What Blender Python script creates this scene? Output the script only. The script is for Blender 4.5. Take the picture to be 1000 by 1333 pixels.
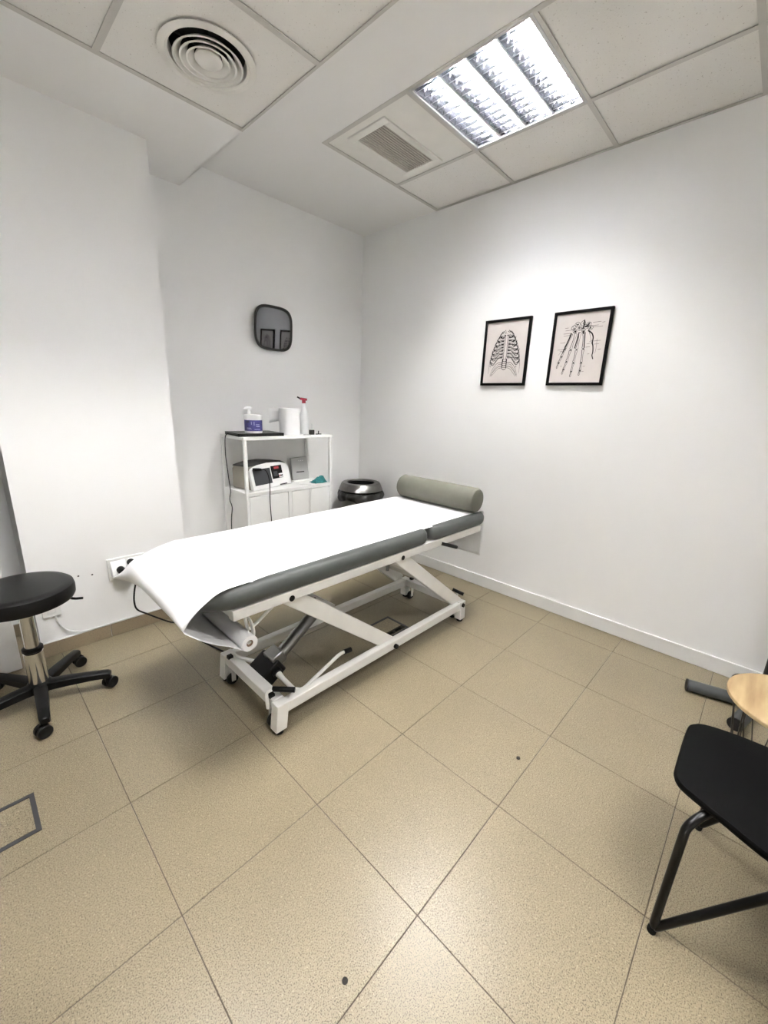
import bpy, bmesh, math, random
from mathutils import Vector, Matrix
random.seed(7)
for o in list(bpy.data.objects):
    bpy.data.objects.remove(o, do_unlink=True)
scene = bpy.context.scene
COL = scene.collection
PI = math.pi

# ------------------------------------------------------------------ camera
cam_d = bpy.data.cameras.new('camera')
cam = bpy.data.objects.new('camera', cam_d)
COL.objects.link(cam)
cam_d.sensor_fit = 'HORIZONTAL'
cam_d.sensor_width = 36.0
cam_d.lens = 531.19 / 1000.0 * 36.0
cam_d.clip_start = 0.02
R_ = Vector((0.69188, -0.72108, 0.036686))
D_ = Vector((-0.161117, -0.203723, -0.96568))
F_ = Vector((0.703806, 0.662224, -0.25713))
cam.matrix_world = Matrix(((R_.x, -D_.x, -F_.x, -0.2276),
                           (R_.y, -D_.y, -F_.y, -2.2998),
                           (R_.z, -D_.z, -F_.z, 1.3835),
                           (0, 0, 0, 1)))
scene.camera = cam

# ------------------------------------------------------------------ world, exposure
world = bpy.data.worlds.new('world')
scene.world = world
world.use_nodes = True
world.node_tree.nodes['Background'].inputs[0].default_value = (0.8, 0.85, 0.9, 1)
world.node_tree.nodes['Background'].inputs[1].default_value = 0.05
scene.view_settings.view_transform = 'Standard'
scene.view_settings.look = 'None'
scene.view_settings.gamma = 1.0
scene.view_settings.use_curve_mapping = False
scene.view_settings.exposure = 2.75
TUBE_STRENGTH = 60.0          # the fluorescent tubes of the three ceiling lights

# ------------------------------------------------------------------ materials
MATS = {}
def mat(name, col, rough=0.5, metal=0.0, var=0.04, scale=12.0, bump=0.0, bscale=150.0, spec=0.5, emit=0.0, coat=0.0):
    m = bpy.data.materials.new(name)
    m.use_nodes = True
    nt = m.node_tree
    b = nt.nodes['Principled BSDF']
    tc = nt.nodes.new('ShaderNodeTexCoord')
    nz = nt.nodes.new('ShaderNodeTexNoise')
    nz.inputs['Scale'].default_value = scale
    nz.inputs['Detail'].default_value = 4
    nt.links.new(tc.outputs['Object'], nz.inputs['Vector'])
    rp = nt.nodes.new('ShaderNodeValToRGB')
    c0 = tuple(max(0, c * (1 - var)) for c in col) + (1,)
    c1 = tuple(min(1, c * (1 + var)) for c in col) + (1,)
    rp.color_ramp.elements[0].position = 0.3
    rp.color_ramp.elements[1].position = 0.7
    rp.color_ramp.elements[0].color = c0
    rp.color_ramp.elements[1].color = c1
    nt.links.new(nz.outputs['Fac'], rp.inputs['Fac'])
    nt.links.new(rp.outputs['Color'], b.inputs['Base Color'])
    b.inputs['Roughness'].default_value = rough
    b.inputs['Metallic'].default_value = metal
    b.inputs['Specular IOR Level'].default_value = spec
    b.inputs['Coat Weight'].default_value = coat
    if emit > 0:
        b.inputs['Emission Color'].default_value = tuple(col) + (1,)
        b.inputs['Emission Strength'].default_value = emit
    if bump > 0:
        n2 = nt.nodes.new('ShaderNodeTexNoise')
        n2.inputs['Scale'].default_value = bscale
        n2.inputs['Detail'].default_value = 3
        nt.links.new(tc.outputs['Object'], n2.inputs['Vector'])
        bp = nt.nodes.new('ShaderNodeBump')
        bp.inputs['Strength'].default_value = bump
        bp.inputs['Distance'].default_value = 0.002
        nt.links.new(n2.outputs['Fac'], bp.inputs['Height'])
        nt.links.new(bp.outputs['Normal'], b.inputs['Normal'])
    MATS[name] = m
    return m

def speckle_mat(name, base, dark, light, rough, scale, dark_amt=0.38, light_amt=0.64, bump=0.0, cloud=0.06, spec=0.5):
    """stone or mineral fibre: fine dark and light flecks on a base colour"""
    m = bpy.data.materials.new(name)
    m.use_nodes = True
    nt = m.node_tree
    b = nt.nodes['Principled BSDF']
    geo = nt.nodes.new('ShaderNodeNewGeometry')
    def noise(sc, det):
        n = nt.nodes.new('ShaderNodeTexNoise')
        n.inputs['Scale'].default_value = sc
        n.inputs['Detail'].default_value = det
        nt.links.new(geo.outputs['Position'], n.inputs['Vector'])
        return n
    def ramp(src, p0, p1, c0, c1):
        r = nt.nodes.new('ShaderNodeValToRGB')
        r.color_ramp.elements[0].position = p0
        r.color_ramp.elements[1].position = p1
        r.color_ramp.elements[0].color = c0
        r.color_ramp.elements[1].color = c1
        nt.links.new(src, r.inputs['Fac'])
        return r
    def mix(f, a, bb):
        mx = nt.nodes.new('ShaderNodeMix')
        mx.data_type = 'RGBA'
        nt.links.new(f, mx.inputs[0])
        if isinstance(a, tuple): mx.inputs[6].default_value = a
        else: nt.links.new(a, mx.inputs[6])
        if isinstance(bb, tuple): mx.inputs[7].default_value = bb
        else: nt.links.new(bb, mx.inputs[7])
        return mx.outputs[2]
    W, K = (1, 1, 1, 1), (0, 0, 0, 1)
    n1 = noise(scale, 2)
    n2 = noise(scale * 0.55, 2)
    n3 = noise(2.2, 3)
    cl = ramp(n3.outputs['Fac'], 0.3, 0.7, tuple(c * (1 - cloud) for c in base) + (1,), tuple(c * (1 + cloud) for c in base) + (1,))
    fd = ramp(n1.outputs['Fac'], dark_amt - 0.06, dark_amt, W, K)
    flt = ramp(n2.outputs['Fac'], light_amt, light_amt + 0.06, K, W)
    c = mix(fd.outputs['Color'], cl.outputs['Color'], tuple(dark) + (1,))
    c = mix(flt.outputs['Color'], c, tuple(light) + (1,))
    nt.links.new(c, b.inputs['Base Color'])
    b.inputs['Roughness'].default_value = rough
    b.inputs['Specular IOR Level'].default_value = spec
    if bump > 0:
        bp = nt.nodes.new('ShaderNodeBump')
        bp.inputs['Strength'].default_value = bump
        bp.inputs['Distance'].default_value = 0.002
        nt.links.new(n1.outputs['Fac'], bp.inputs['Height'])
        nt.links.new(bp.outputs['Normal'], b.inputs['Normal'])
    MATS[name] = m
    return m

speckle_mat('floor_tile', (0.236, 0.196, 0.126), (0.100, 0.077, 0.046), (0.31, 0.262, 0.175), 0.36, 330, dark_amt=0.46, light_amt=0.62, spec=0.42)
speckle_mat('skirting_tile', (0.27, 0.212, 0.138), (0.15, 0.115, 0.072), (0.36, 0.30, 0.21), 0.45, 400)
speckle_mat('ceiling_tile', (0.78, 0.76, 0.72), (0.52, 0.49, 0.44), (0.83, 0.81, 0.78), 0.9, 130, dark_amt=0.33, light_amt=0.7, bump=0.25, cloud=0.02)
mat('grout', (0.085, 0.066, 0.045), 0.9)
mat('wall_paint', (0.88, 0.88, 0.87), 0.65, var=0.012, scale=1.5, bump=0.06, bscale=220, spec=0.3)
mat('ceiling_paint', (0.84, 0.83, 0.81), 0.8, var=0.012, scale=1.5, bump=0.05, bscale=200, spec=0.2)
mat('plenum', (0.05, 0.05, 0.05), 0.9)
mat('grid_metal', (0.56, 0.54, 0.50), 0.5, var=0.02)
mat('vent_paint', (0.79, 0.77, 0.72), 0.45, var=0.02)
mat('vent_dark', (0.02, 0.019, 0.018), 0.8)
mat('slat_metal', (0.52, 0.48, 0.42), 0.5)
mat('louvre', (0.64, 0.65, 0.69), 0.11, metal=1.0, var=0.03)
mat('light_frame', (0.55, 0.55, 0.54), 0.4, metal=0.3)
mat('tube_light', (1.0, 0.985, 0.955), 0.4, var=0.0, emit=TUBE_STRENGTH)
mat('white_trim', (0.78, 0.78, 0.77), 0.4, var=0.02)
mat('white_metal', (0.74, 0.73, 0.70), 0.38, var=0.03, coat=0.1)
mat('white_laminate', (0.80, 0.80, 0.78), 0.4, var=0.02)
mat('paper', (0.86, 0.86, 0.86), 0.8, var=0.015, scale=30, spec=0.2)
mat('card_core', (0.24, 0.16, 0.11), 0.9)
mat('grey_vinyl', (0.062, 0.066, 0.062), 0.45, var=0.06, bump=0.1, bscale=500, spec=0.35)
mat('olive_vinyl', (0.145, 0.142, 0.112), 0.5, var=0.05, bump=0.1, bscale=500, spec=0.35)
mat('black_plastic', (0.004, 0.004, 0.004), 0.45, var=0.2, spec=0.2)
mat('black_vinyl', (0.005, 0.0048, 0.0048), 0.42, var=0.2, bump=0.1, bscale=600, spec=0.25)
mat('black_paint', (0.003, 0.003, 0.003), 0.3, var=0.2, spec=0.25)
mat('chair_shell', (0.0012, 0.0012, 0.0012), 0.65, var=0.2, spec=0.08)
mat('rubber', (0.008, 0.008, 0.008), 0.8, spec=0.2)
mat('chrome', (0.75, 0.74, 0.72), 0.12, metal=1.0, var=0.03)
mat('steel', (0.24, 0.24, 0.235), 0.3, metal=0.9, var=0.06)
mat('brushed_steel', (0.20, 0.195, 0.185), 0.34, metal=1.0, var=0.08, scale=40)
mat('bag_plastic', (0.03, 0.029, 0.027), 0.35, var=0.3, scale=30, bump=0.5, bscale=60, spec=0.3)
mat('dark_inside', (0.008, 0.008, 0.008), 0.8, spec=0.1)
mat('mirror_frame', (0.045, 0.045, 0.043), 0.45, spec=0.3)
mat('mirror_glass', (0.125, 0.125, 0.13), 0.03, metal=1.0, var=0.0)
mat('picture_frame', (0.0025, 0.0022, 0.0022), 0.5, var=0.2, spec=0.1)
mat('print_paper', (0.59, 0.545, 0.515), 0.7, var=0.05, scale=8, spec=0.2)
mat('ink', (0.02, 0.017, 0.017), 0.8, var=0.4, scale=60, spec=0.1)
mat('ink_pale', (0.16, 0.14, 0.135), 0.8, var=0.3, scale=60, spec=0.1)
mat('jar_white', (0.80, 0.80, 0.80), 0.35)
mat('label_blue', (0.055, 0.05, 0.20), 0.5, var=0.15, scale=60, spec=0.3)
mat('label_mark', (0.40, 0.40, 0.62), 0.5)
mat('label_dark', (0.03, 0.03, 0.09), 0.5)
mat('bottle_plastic', (0.74, 0.75, 0.75), 0.3)
mat('red_plastic', (0.30, 0.008, 0.028), 0.4)
mat('device_white', (0.80, 0.80, 0.79), 0.35)
mat('device_beige', (0.30, 0.275, 0.23), 0.5)
mat('device_dark', (0.03, 0.029, 0.027), 0.5, spec=0.3)
mat('screen_grey', (0.045, 0.048, 0.053), 0.3, spec=0.3)
mat('panel_black', (0.004, 0.004, 0.004), 0.3, spec=0.2)
mat('panel_red', (0.35, 0.03, 0.04), 0.5)
mat('router_grey', (0.36, 0.36, 0.35), 0.5)
mat('teal_cloth', (0.005, 0.14, 0.14), 0.7, var=0.25, scale=60, bump=0.4, bscale=90)
mat('socket_plastic', (0.80, 0.80, 0.78), 0.35)
mat('table_grey', (0.05, 0.053, 0.053), 0.45, spec=0.3)
mat('dark_grey_metal', (0.012, 0.012, 0.013), 0.5, var=0.1, spec=0.3)
mat('floor_box_metal', (0.05, 0.05, 0.053), 0.45, metal=0.3)
mat('floor_box_dark', (0.022, 0.019, 0.015), 0.6, spec=0.2)
mat('door_paint', (0.72, 0.71, 0.69), 0.45)
mat('wire', (0.06, 0.055, 0.05), 0.4, metal=0.6)

def wood_mat():
    m = bpy.data.materials.new('ash_wood')
    m.use_nodes = True
    nt = m.node_tree
    b = nt.nodes['Principled BSDF']
    tc = nt.nodes.new('ShaderNodeTexCoord')
    mp = nt.nodes.new('ShaderNodeMapping')
    mp.inputs['Rotation'].default_value = (0, 0, 0.55)
    mp.inputs['Scale'].default_value = (2.0, 14.0, 2.0)
    nz = nt.nodes.new('ShaderNodeTexNoise')
    nz.inputs['Scale'].default_value = 1.4
    nz.inputs['Detail'].default_value = 6
    rp = nt.nodes.new('ShaderNodeValToRGB')
    rp.color_ramp.elements[0].position = 0.35
    rp.color_ramp.elements[1].position = 0.65
    rp.color_ramp.elements[0].color = (0.25, 0.16, 0.075, 1)
    rp.color_ramp.elements[1].color = (0.42, 0.31, 0.165, 1)
    nt.links.new(tc.outputs['Object'], mp.inputs['Vector'])
    nt.links.new(mp.outputs['Vector'], nz.inputs['Vector'])
    nt.links.new(nz.outputs['Fac'], rp.inputs['Fac'])
    nt.links.new(rp.outputs['Color'], b.inputs['Base Color'])
    b.inputs['Roughness'].default_value = 0.45
    MATS['ash_wood'] = m
wood_mat()

# ------------------------------------------------------------------ mesh helpers
WLOC = {}                      # world origin of every object I make

class MB:
    """collects shapes in world coordinates; build() links them as one mesh object"""
    def __init__(s):
        s.v = []; s.f = []
    def add(s, vs, fs):
        o = len(s.v)
        s.v += [tuple(p) for p in vs]
        s.f += [tuple(i + o for i in f) for f in fs]
        return s
    def box(s, x0, x1, y0, y1, z0, z1):
        return s.add([(x0, y0, z0), (x1, y0, z0), (x1, y1, z0), (x0, y1, z0), (x0, y0, z1), (x1, y0, z1), (x1, y1, z1), (x0, y1, z1)],
                     [(0, 3, 2, 1), (4, 5, 6, 7), (0, 1, 5, 4), (1, 2, 6, 5), (2, 3, 7, 6), (3, 0, 4, 7)])
    def bar(s, p0, p1, w, h, up=(0, 0, 1)):
        p0, p1 = Vector(p0), Vector(p1)
        d = (p1 - p0).normalized()
        u = Vector(up)
        a = d.cross(u)
        if a.length < 1e-4: a = d.cross(Vector((1, 0, 0)))
        a.normalize()
        b = a.cross(d).normalized()
        q = []
        for p in (p0, p1):
            for sa, sb in ((-1, -1), (1, -1), (1, 1), (-1, 1)):
                q.append(p + a * (sa * w / 2) + b * (sb * h / 2))
        return s.add(q, [(3, 2, 1, 0), (4, 5, 6, 7), (0, 1, 5, 4), (1, 2, 6, 5), (2, 3, 7, 6), (3, 0, 4, 7)])
    def tube(s, path, r, n=12, caps=True):
        P = [Vector(p) for p in path]
        rs = r if isinstance(r, (list, tuple)) else [r] * len(P)
        rings = []
        t0 = (P[1] - P[0]).normalized()
        a = t0.cross(Vector((0, 0, 1)))
        if a.length < 1e-3: a = t0.cross(Vector((1, 0, 0)))
        a.normalize()
        for i, p in enumerate(P):
            if i == 0: t = P[1] - P[0]
            elif i == len(P) - 1: t = P[-1] - P[-2]
            else: t = (P[i + 1] - P[i]).normalized() + (P[i] - P[i - 1]).normalized()
            t.normalize()
            a = a - t * a.dot(t)
            a.normalize()
            b = t.cross(a)
            rings.append([p + (a * math.cos(2 * PI * k / n) + b * math.sin(2 * PI * k / n)) * rs[i] for k in range(n)])
        vs = [q for rg in rings for q in rg]
        fs = []
        for i in range(len(P) - 1):
            for k in range(n):
                k2 = (k + 1) % n
                fs.append((i * n + k, i * n + k2, (i + 1) * n + k2, (i + 1) * n + k))
        if caps:
            fs.append(tuple(reversed(range(n))))
            fs.append(tuple((len(P) - 1) * n + k for k in range(n)))
        return s.add(vs, fs)
    def lathe(s, prof, c=(0, 0, 0), n=32, axis='Z', close=False):
        vs, fs = [], []
        for (r, h) in prof:
            for k in range(n):
                t = 2 * PI * k / n
                if axis == 'Z': vs.append((c[0] + r * math.cos(t), c[1] + r * math.sin(t), c[2] + h))
                elif axis == 'Y': vs.append((c[0] + r * math.sin(t), c[1] + h, c[2] + r * math.cos(t)))
                else: vs.append((c[0] + h, c[1] + r * math.cos(t), c[2] + r * math.sin(t)))
        m = len(prof)
        for i in range(m if close else m - 1):
            j = (i + 1) % m
            for k in range(n):
                k2 = (k + 1) % n
                fs.append((i * n + k, i * n + k2, j * n + k2, j * n + k))
        return s.add(vs, fs)
    def stack(s, rings):
        """closed solid from a list of equal-length rings"""
        n = len(rings[0])
        vs = [q for rg in rings for q in rg]
        fs = []
        for i in range(len(rings) - 1):
            for k in range(n):
                k2 = (k + 1) % n
                fs.append((i * n + k, i * n + k2, (i + 1) * n + k2, (i + 1) * n + k))
        fs.append(tuple(reversed(range(n))))
        fs.append(tuple((len(rings) - 1) * n + k for k in range(n)))
        return s.add(vs, fs)
    def grid(s, fn, nu, nv):
        vs = [fn(i / nu, j / nv) for i in range(nu + 1) for j in range(nv + 1)]
        fs = [(i * (nv + 1) + j, (i + 1) * (nv + 1) + j, (i + 1) * (nv + 1) + j + 1, i * (nv + 1) + j + 1) for i in range(nu) for j in range(nv)]
        return s.add(vs, fs)
    def build(s, name, material, parent=None, smooth=True, bevel=0.0, seg=2, at=None, solid=0.0):
        off = WLOC[parent.name] if parent else Vector(at or (0, 0, 0))
        me = bpy.data.meshes.new(name)
        me.from_pydata([(p[0] - off.x, p[1] - off.y, p[2] - off.z) for p in s.v], [], s.f)
        bm = bmesh.new(); bm.from_mesh(me)
        bmesh.ops.recalc_face_normals(bm, faces=bm.faces)
        bm.to_mesh(me); bm.free()
        if smooth:
            me.polygons.foreach_set('use_smooth', [True] * len(me.polygons))
            me.set_sharp_from_angle(angle=math.radians(35))
        me.materials.append(MATS[material])
        o = bpy.data.objects.new(name, me)
        COL.objects.link(o)
        if parent: o.parent = parent
        else: o.location = off
        WLOC[o.name] = off
        if bevel > 0:
            b = o.modifiers.new('bevel', 'BEVEL')
            b.width = bevel; b.segments = seg; b.limit_method = 'ANGLE'; b.angle_limit = math.radians(40)
        if solid > 0:
            b = o.modifiers.new('thickness', 'SOLIDIFY')
            b.thickness = solid; b.offset = 0
        return o

def thing(name, label, cat, loc, group=None):
    o = bpy.data.objects.new(name, None)
    COL.objects.link(o)
    o.location = loc
    o.empty_display_size = 0.05
    WLOC[o.name] = Vector(loc)
    return tag(o, label, cat, group)
def tag(o, label, cat, group=None):
    o['label'] = label; o['category'] = cat
    if group: o['group'] = group
    return o
def structure(o):
    o['kind'] = 'structure'
    return o
def child(name, me, parent, loc, rot=(0, 0, 0)):
    """one more piece that shares mesh data; loc in the parent's own frame"""
    o = bpy.data.objects.new(name, me)
    COL.objects.link(o)
    o.parent = parent
    o.location = loc
    o.rotation_euler = rot
    WLOC[o.name] = WLOC[parent.name] + Vector(loc)
    return o
def smooth_path(pts, k=6):
    P = [Vector(p) for p in pts]
    P = [2 * P[0] - P[1]] + P + [2 * P[-1] - P[-2]]
    out = []
    for i in range(1, len(P) - 2):
        for j in range(k):
            t = j / k
            a, b, c, d = P[i - 1], P[i], P[i + 1], P[i + 2]
            out.append(0.5 * ((2 * b) + (c - a) * t + (2 * a - 5 * b + 4 * c - d) * t * t + (3 * b - a - 3 * c + d) * t ** 3))
    out.append(P[-2])
    return out
def round_bends(pts, r, k=5):
    """polyline with every inner corner rounded by radius r"""
    P = [Vector(p) for p in pts]
    out = [P[0]]
    for i in range(1, len(P) - 1):
        a = (P[i - 1] - P[i]); b = (P[i + 1] - P[i])
        ra = min(r, a.length * 0.45); rb = min(r, b.length * 0.45)
        p0 = P[i] + a.normalized() * ra; p2 = P[i] + b.normalized() * rb
        for j in range(k + 1):
            t = j / k
            out.append(p0 * (1 - t) ** 2 + P[i] * 2 * t * (1 - t) + p2 * t * t)
    out.append(P[-1])
    return out
def rrect(x0, x1, y0, y1, r, n=8):
    out = []
    for cx, cy, a0 in ((x1 - r, y1 - r, 0), (x0 + r, y1 - r, PI / 2), (x0 + r, y0 + r, PI), (x1 - r, y0 + r, 1.5 * PI)):
        for k in range(n + 1):
            a = a0 + PI / 2 * k / n
            out.append((cx + r * math.cos(a), cy + r * math.sin(a)))
    return out
def soft_slab(x0, x1, y0, y1, z0, z1, r, e, n=8, seg=6):
    """upholstered slab: rounded plan corners of radius r, rolled edges e"""
    rings = []
    h = z1 - z0
    for k in range(seg * 2 + 1):
        a = -PI / 2 + PI * k / (seg * 2)
        ins = e * (1 - math.cos(a) ** 0.8) if abs(math.cos(a)) > 1e-6 else e
        z = (z0 + z1) / 2 + h / 2 * math.sin(a)
        rings.append([(p[0], p[1], z) for p in rrect(x0 + ins, x1 - ins, y0 + ins, y1 - ins, max(0.004, r - ins), n)])
    return rings

# ------------------------------------------------------------------ the room
XR, YB, YP = 2.52, 0.653, 0.30          # right wall, back wall, front of the pier
XL, YF = -1.20, -3.30                   # left and front wall (behind the camera)
PX0, PX1 = -0.077, 0.690                # the pier
ZU, ZL, XD = 2.77, 2.62, 0.98           # upper ceiling, lower ceiling, edge of the drop
ZT = 2.95
structure(MB().box(XR, XR + 0.1, YF - 0.1, YB + 0.1, -0.1, ZT).build('wall_right', 'wall_paint', at=(XR, -1, 0)))
structure(MB().box(XL - 0.1, XR, YB, YB + 0.1, -0.1, ZT).build('wall_back', 'wall_paint', at=(1, YB, 0)))
structure(MB().box(XL - 0.1, XL, YF - 0.1, YB, -0.1, ZT).build('wall_left', 'wall_paint', at=(XL, -1, 0)))
structure(MB().box(XL, XR, YF - 0.1, YF, -0.1, ZT).build('wall_front', 'wall_paint', at=(1, YF, 0)))
structure(MB().box(PX0, PX1, YP, YB, 0.0, ZL).build('wall_pier', 'wall_paint', at=(0.3, YP, 0)))

floor = structure(MB().box(XL, XR, YF, YB, -0.05, -0.0016).build('floor', 'grout', at=(0, 0, 0)))
TS = 0.46
tile_cache = {}
def edges(lo, hi, org=0.0, step=TS):
    k = math.ceil((lo - org) / step + 1e-6)
    e = [lo]
    while org + k * step < hi - 1e-6:
        e.append(org + k * step); k += 1
    e.append(hi)
    return e
ex, ey = edges(XL, XR), edges(YF, YB)
for i in range(len(ex) - 1):
    for j in range(len(ey) - 1):
        x0, x1, y0, y1 = ex[i], ex[i + 1], ey[j], ey[j + 1]
        if y0 > YP - 0.02 and x0 > PX0 and x1 < PX1: continue
        w, d = round(x1 - x0, 4), round(y1 - y0, 4)
        if min(w, d) < 0.02: continue
        if (w, d) not in tile_cache:
            g = 0.0013
            o = MB().box(-w / 2 + g, w / 2 - g, -d / 2 + g, d / 2 - g, -0.008, 0.0).build('tile', 'floor_tile', bevel=0.0008, seg=1)
            tile_cache[(w, d)] = o.data
            o.parent = floor
            o.location = ((x0 + x1) / 2, (y0 + y1) / 2, 0)
        else:
            o = child('tile', tile_cache[(w, d)], floor, ((x0 + x1) / 2, (y0 + y1) / 2, 0))
            b = o.modifiers.new('bevel', 'BEVEL'); b.width = 0.0008; b.segments = 1
        o.location.z = -random.random() * 0.0004

# skirting
structure(MB().box(XR - 0.012, XR, YF, YB, 0.0, 0.09).build('baseboard_right', 'white_trim', bevel=0.003, at=(XR, -1, 0)))
def skirting(name, pieces, caulk):
    root = structure(caulk.build(name, 'white_trim', at=(0, 0, 0)))
    for x0, x1, y0, y1 in pieces:
        MB().box(x0 + 0.0012, x1 - 0.0012, y0 + (0.0012 if y1 - y0 > 0.1 else 0), y1 - (0.0012 if y1 - y0 > 0.1 else 0), 0.001, 0.079).build('skirting_tile', 'skirting_tile', root, bevel=0.0012, seg=1)
T = 0.009
skirting('baseboard_pier', [(PX0 - T, 0.238, YP - T, YP), (0.238, PX1 + T, YP - T, YP), (PX1, PX1 + T, YP, YB - T), (PX0 - T, PX0, YP, YB - T)],
         MB().box(PX0 - T, PX1 + T, YP - T * 0.8, YP, 0.079, 0.083).box(PX1, PX1 + T, YP, YB, 0.079, 0.083).box(PX0 - T, PX0, YP, YB, 0.079, 0.083))
bx = edges(PX1 + T, XR - 0.012, 0.238)
skirting('baseboard_back', [(bx[i], bx[i + 1], YB - T, YB) for i in range(len(bx) - 1)] + [(XL, -0.60, YB - T, YB), (-0.60, PX0 - T, YB - T, YB)],
         MB().box(PX1 + T, XR - 0.012, YB - T * 0.8, YB, 0.079, 0.083).box(XL, PX0 - T, YB - T * 0.8, YB, 0.079, 0.083))

# white door leaf standing beside the pier
door = structure(MB().box(-0.99, -0.168, 0.255, 0.292, 0.004, 2.05).build('door_1', 'door_paint', at=(-0.58, 0.27, 0), bevel=0.002))
MB().box(-0.170, -0.166, 0.262, 0.285, 0.004, 2.05).build('edge_strip', 'white_trim', door)
MB().tube([(-0.90, 0.255, 1.02), (-0.90, 0.205, 1.02), (-0.79, 0.205, 1.02)], 0.009, 10).build('door_handle', 'steel', door)

# ------------------------------------------------------------------ ceilings
GX, GY = 1.472, -0.142                 # start of the upper grid
cm = MB()
cm.box(XL, XR, YF, YB, ZT - 0.03, ZT)                                   # slab above
cm.box(XD, GX, YF, YB, ZU, ZU + 0.02).box(GX, XR, GY, YB, ZU, ZU + 0.02)        # upper plasterboard
cm.box(XL, XD, -0.15, YB, ZL, ZL + 0.02)                                # lower plasterboard
cm.box(XD - 0.004, XD, YF, YB, ZL, ZT - 0.03)                           # face of the drop
ceiling = structure(cm.build('ceiling', 'ceiling_paint', at=(0, 0, ZU)))
def ceil_piece(name, mb, m, bevel=0.0): return mb.build(name, m, ceiling, bevel=bevel, seg=1)
upx = [GX, 2.066, XR]
upy = [GY, -0.744, -1.346, -1.948, -2.55, -3.152, YF]
lox = [XD - 0.004, 0.377, -0.222, -0.82, XL]
loy = [-0.15, -0.746, -1.346, -1.948, -2.55, -3.152, YF]
LIGHT_U = (1, 0)                       # (row, column) of the light in the upper grid
LIGHT_L = ((1, 1), (4, 0))             # and of the two in the lower grid
cache = {}
def lay_tile(x0, x1, y0, y1, z):
    g = 0.004
    w, d = round(x1 - x0, 4), round(y1 - y0, 4)
    if (w, d) not in cache:
        o = MB().box(-w / 2 + g, w / 2 - g, -d / 2 + g, d / 2 - g, 0, 0.015).build('ceiling_tile', 'ceiling_tile', smooth=False)
        cache[(w, d)] = o.data
        o.parent = ceiling
    else:
        o = child('ceiling_tile', cache[(w, d)], ceiling, (0, 0, 0))
    o.location = ((x0 + x1) / 2, (y0 + y1) / 2, z + 0.003 + random.random() * 0.0015 - ZU)
def grid_bars(xs, ys, z, x_lo, x_hi):
    for x in xs:
        w = 0.012 if x not in (XR, XL) else 0.018
        mb = MB().box(max(x - w, x_lo), min(x + w, x_hi), ys[-1], ys[0] + 0.012, z - 0.002, z + 0.001)
        mb.box(x - 0.001 if x < XR else x - 0.003, x + 0.001 if x < XR else x - 0.001, ys[-1], ys[0], z, z + 0.03)
        ceil_piece('grid_bar', mb, 'grid_metal')
    for y in ys:
        for i in range(len(xs) - 1):
            a, b = sorted((xs[i], xs[i + 1]))
            mb = MB().box(a + 0.012, b - 0.012, max(y - 0.012, YF), y + 0.012, z - 0.0018, z + 0.0012)
            ceil_piece('grid_bar', mb, 'grid_metal')
grid_bars(upx, upy, ZU, XD, XR)
grid_bars(lox, loy, ZL, XL, XD - 0.004)
for r in range(6):
    for c in range(2):
        x0, x1, y1, y0 = upx[c], upx[c + 1], upy[r], upy[r + 1]
        if (r, c) == LIGHT_U: continue
        if (r, c) == (0, 0):
            hx0, hx1, hy0, hy1 = 1.545, 2.005, -0.53, -0.285
            z0, z1 = ZU + 0.003, ZU + 0.015
            mb = MB().box(x0 + .004, hx0, y0 + .004, y1 - .004, z0, z1).box(hx1, x1 - .004, y0 + .004, y1 - .004, z0, z1)
            mb.box(hx0, hx1, y0 + .004, hy0, z0, z1).box(hx0, hx1, hy1, y1 - .004, z0, z1)
            ceil_piece('ceiling_panel', mb, 'vent_paint')
            continue
        lay_tile(x0, x1, y0, y1, ZU)
DC = (0.677, -0.446)                   # middle of the round diffuser
for r in range(6):
    for c in range(4):
        x1, x0, y1, y0 = lox[c], lox[c + 1], loy[r], loy[r + 1]
        if (r, c) in LIGHT_L: continue
        if (r, c) == (0, 0):
            n = 64
            rings = []
            for z in (ZL + 0.003, ZL + 0.016):
                inner, outer = [], []
                for k in range(n):
                    t = 2 * PI * k / n
                    cx, sy = math.cos(t), math.sin(t)
                    s = 0.296 / max(abs(cx), abs(sy))
                    inner.append((DC[0] + 0.155 * cx, DC[1] + 0.155 * sy, z))
                    outer.append((DC[0] + s * cx, DC[1] + s * sy, z))
                rings += [inner, outer]
            mb = MB()
            vs = [p for rg in rings for p in rg]
            fs = []
            for k in range(n):
                k2 = (k + 1) % n
                fs += [(k, k2, n + k2, n + k), (2 * n + k, 3 * n + k, 3 * n + k2, 2 * n + k2), (n + k, n + k2, 3 * n + k2, 3 * n + k), (k, 2 * n + k, 2 * n + k2, k2)]
            mb.add(vs, fs)
            mb.build('ceiling_tile', 'ceiling_tile', ceiling, smooth=False)
            continue
        lay_tile(x0, x1, y0, y1, ZL)

# round air diffuser
df = thing('air_diffuser', 'round white air diffuser of concentric rings in a ceiling tile', 'air vent', (DC[0], DC[1], ZL))
MB().lathe([(0.152, 0.0), (0.172, -0.002), (0.174, -0.006), (0.150, -0.010), (0.140, -0.004), (0.134, 0.03), (0.138, 0.03)], (*DC, ZL), 56).build('flange', 'vent_paint', df)
MB().lathe([(0.137, 0.02), (0.137, 0.11), (0.0005, 0.11)], (*DC, ZL), 40).build('throat', 'vent_dark', df)
for r in (0.122, 0.0985, 0.075):
    MB().lathe([(r - 0.003, -0.015), (r + 0.0035, -0.015), (r + 0.003, -0.013), (r - 0.025, 0.009), (r - 0.027, 0.009)], (*DC, ZL), 48, close=True).build('ring', 'vent_paint', df)
MB().lathe([(0.0005, -0.016), (0.030, -0.016), (0.044, -0.012), (0.050, -0.006), (0.046, 0.004), (0.0005, 0.006)], (*DC, ZL), 40).build('centre_disc', 'vent_paint', df)
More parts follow.
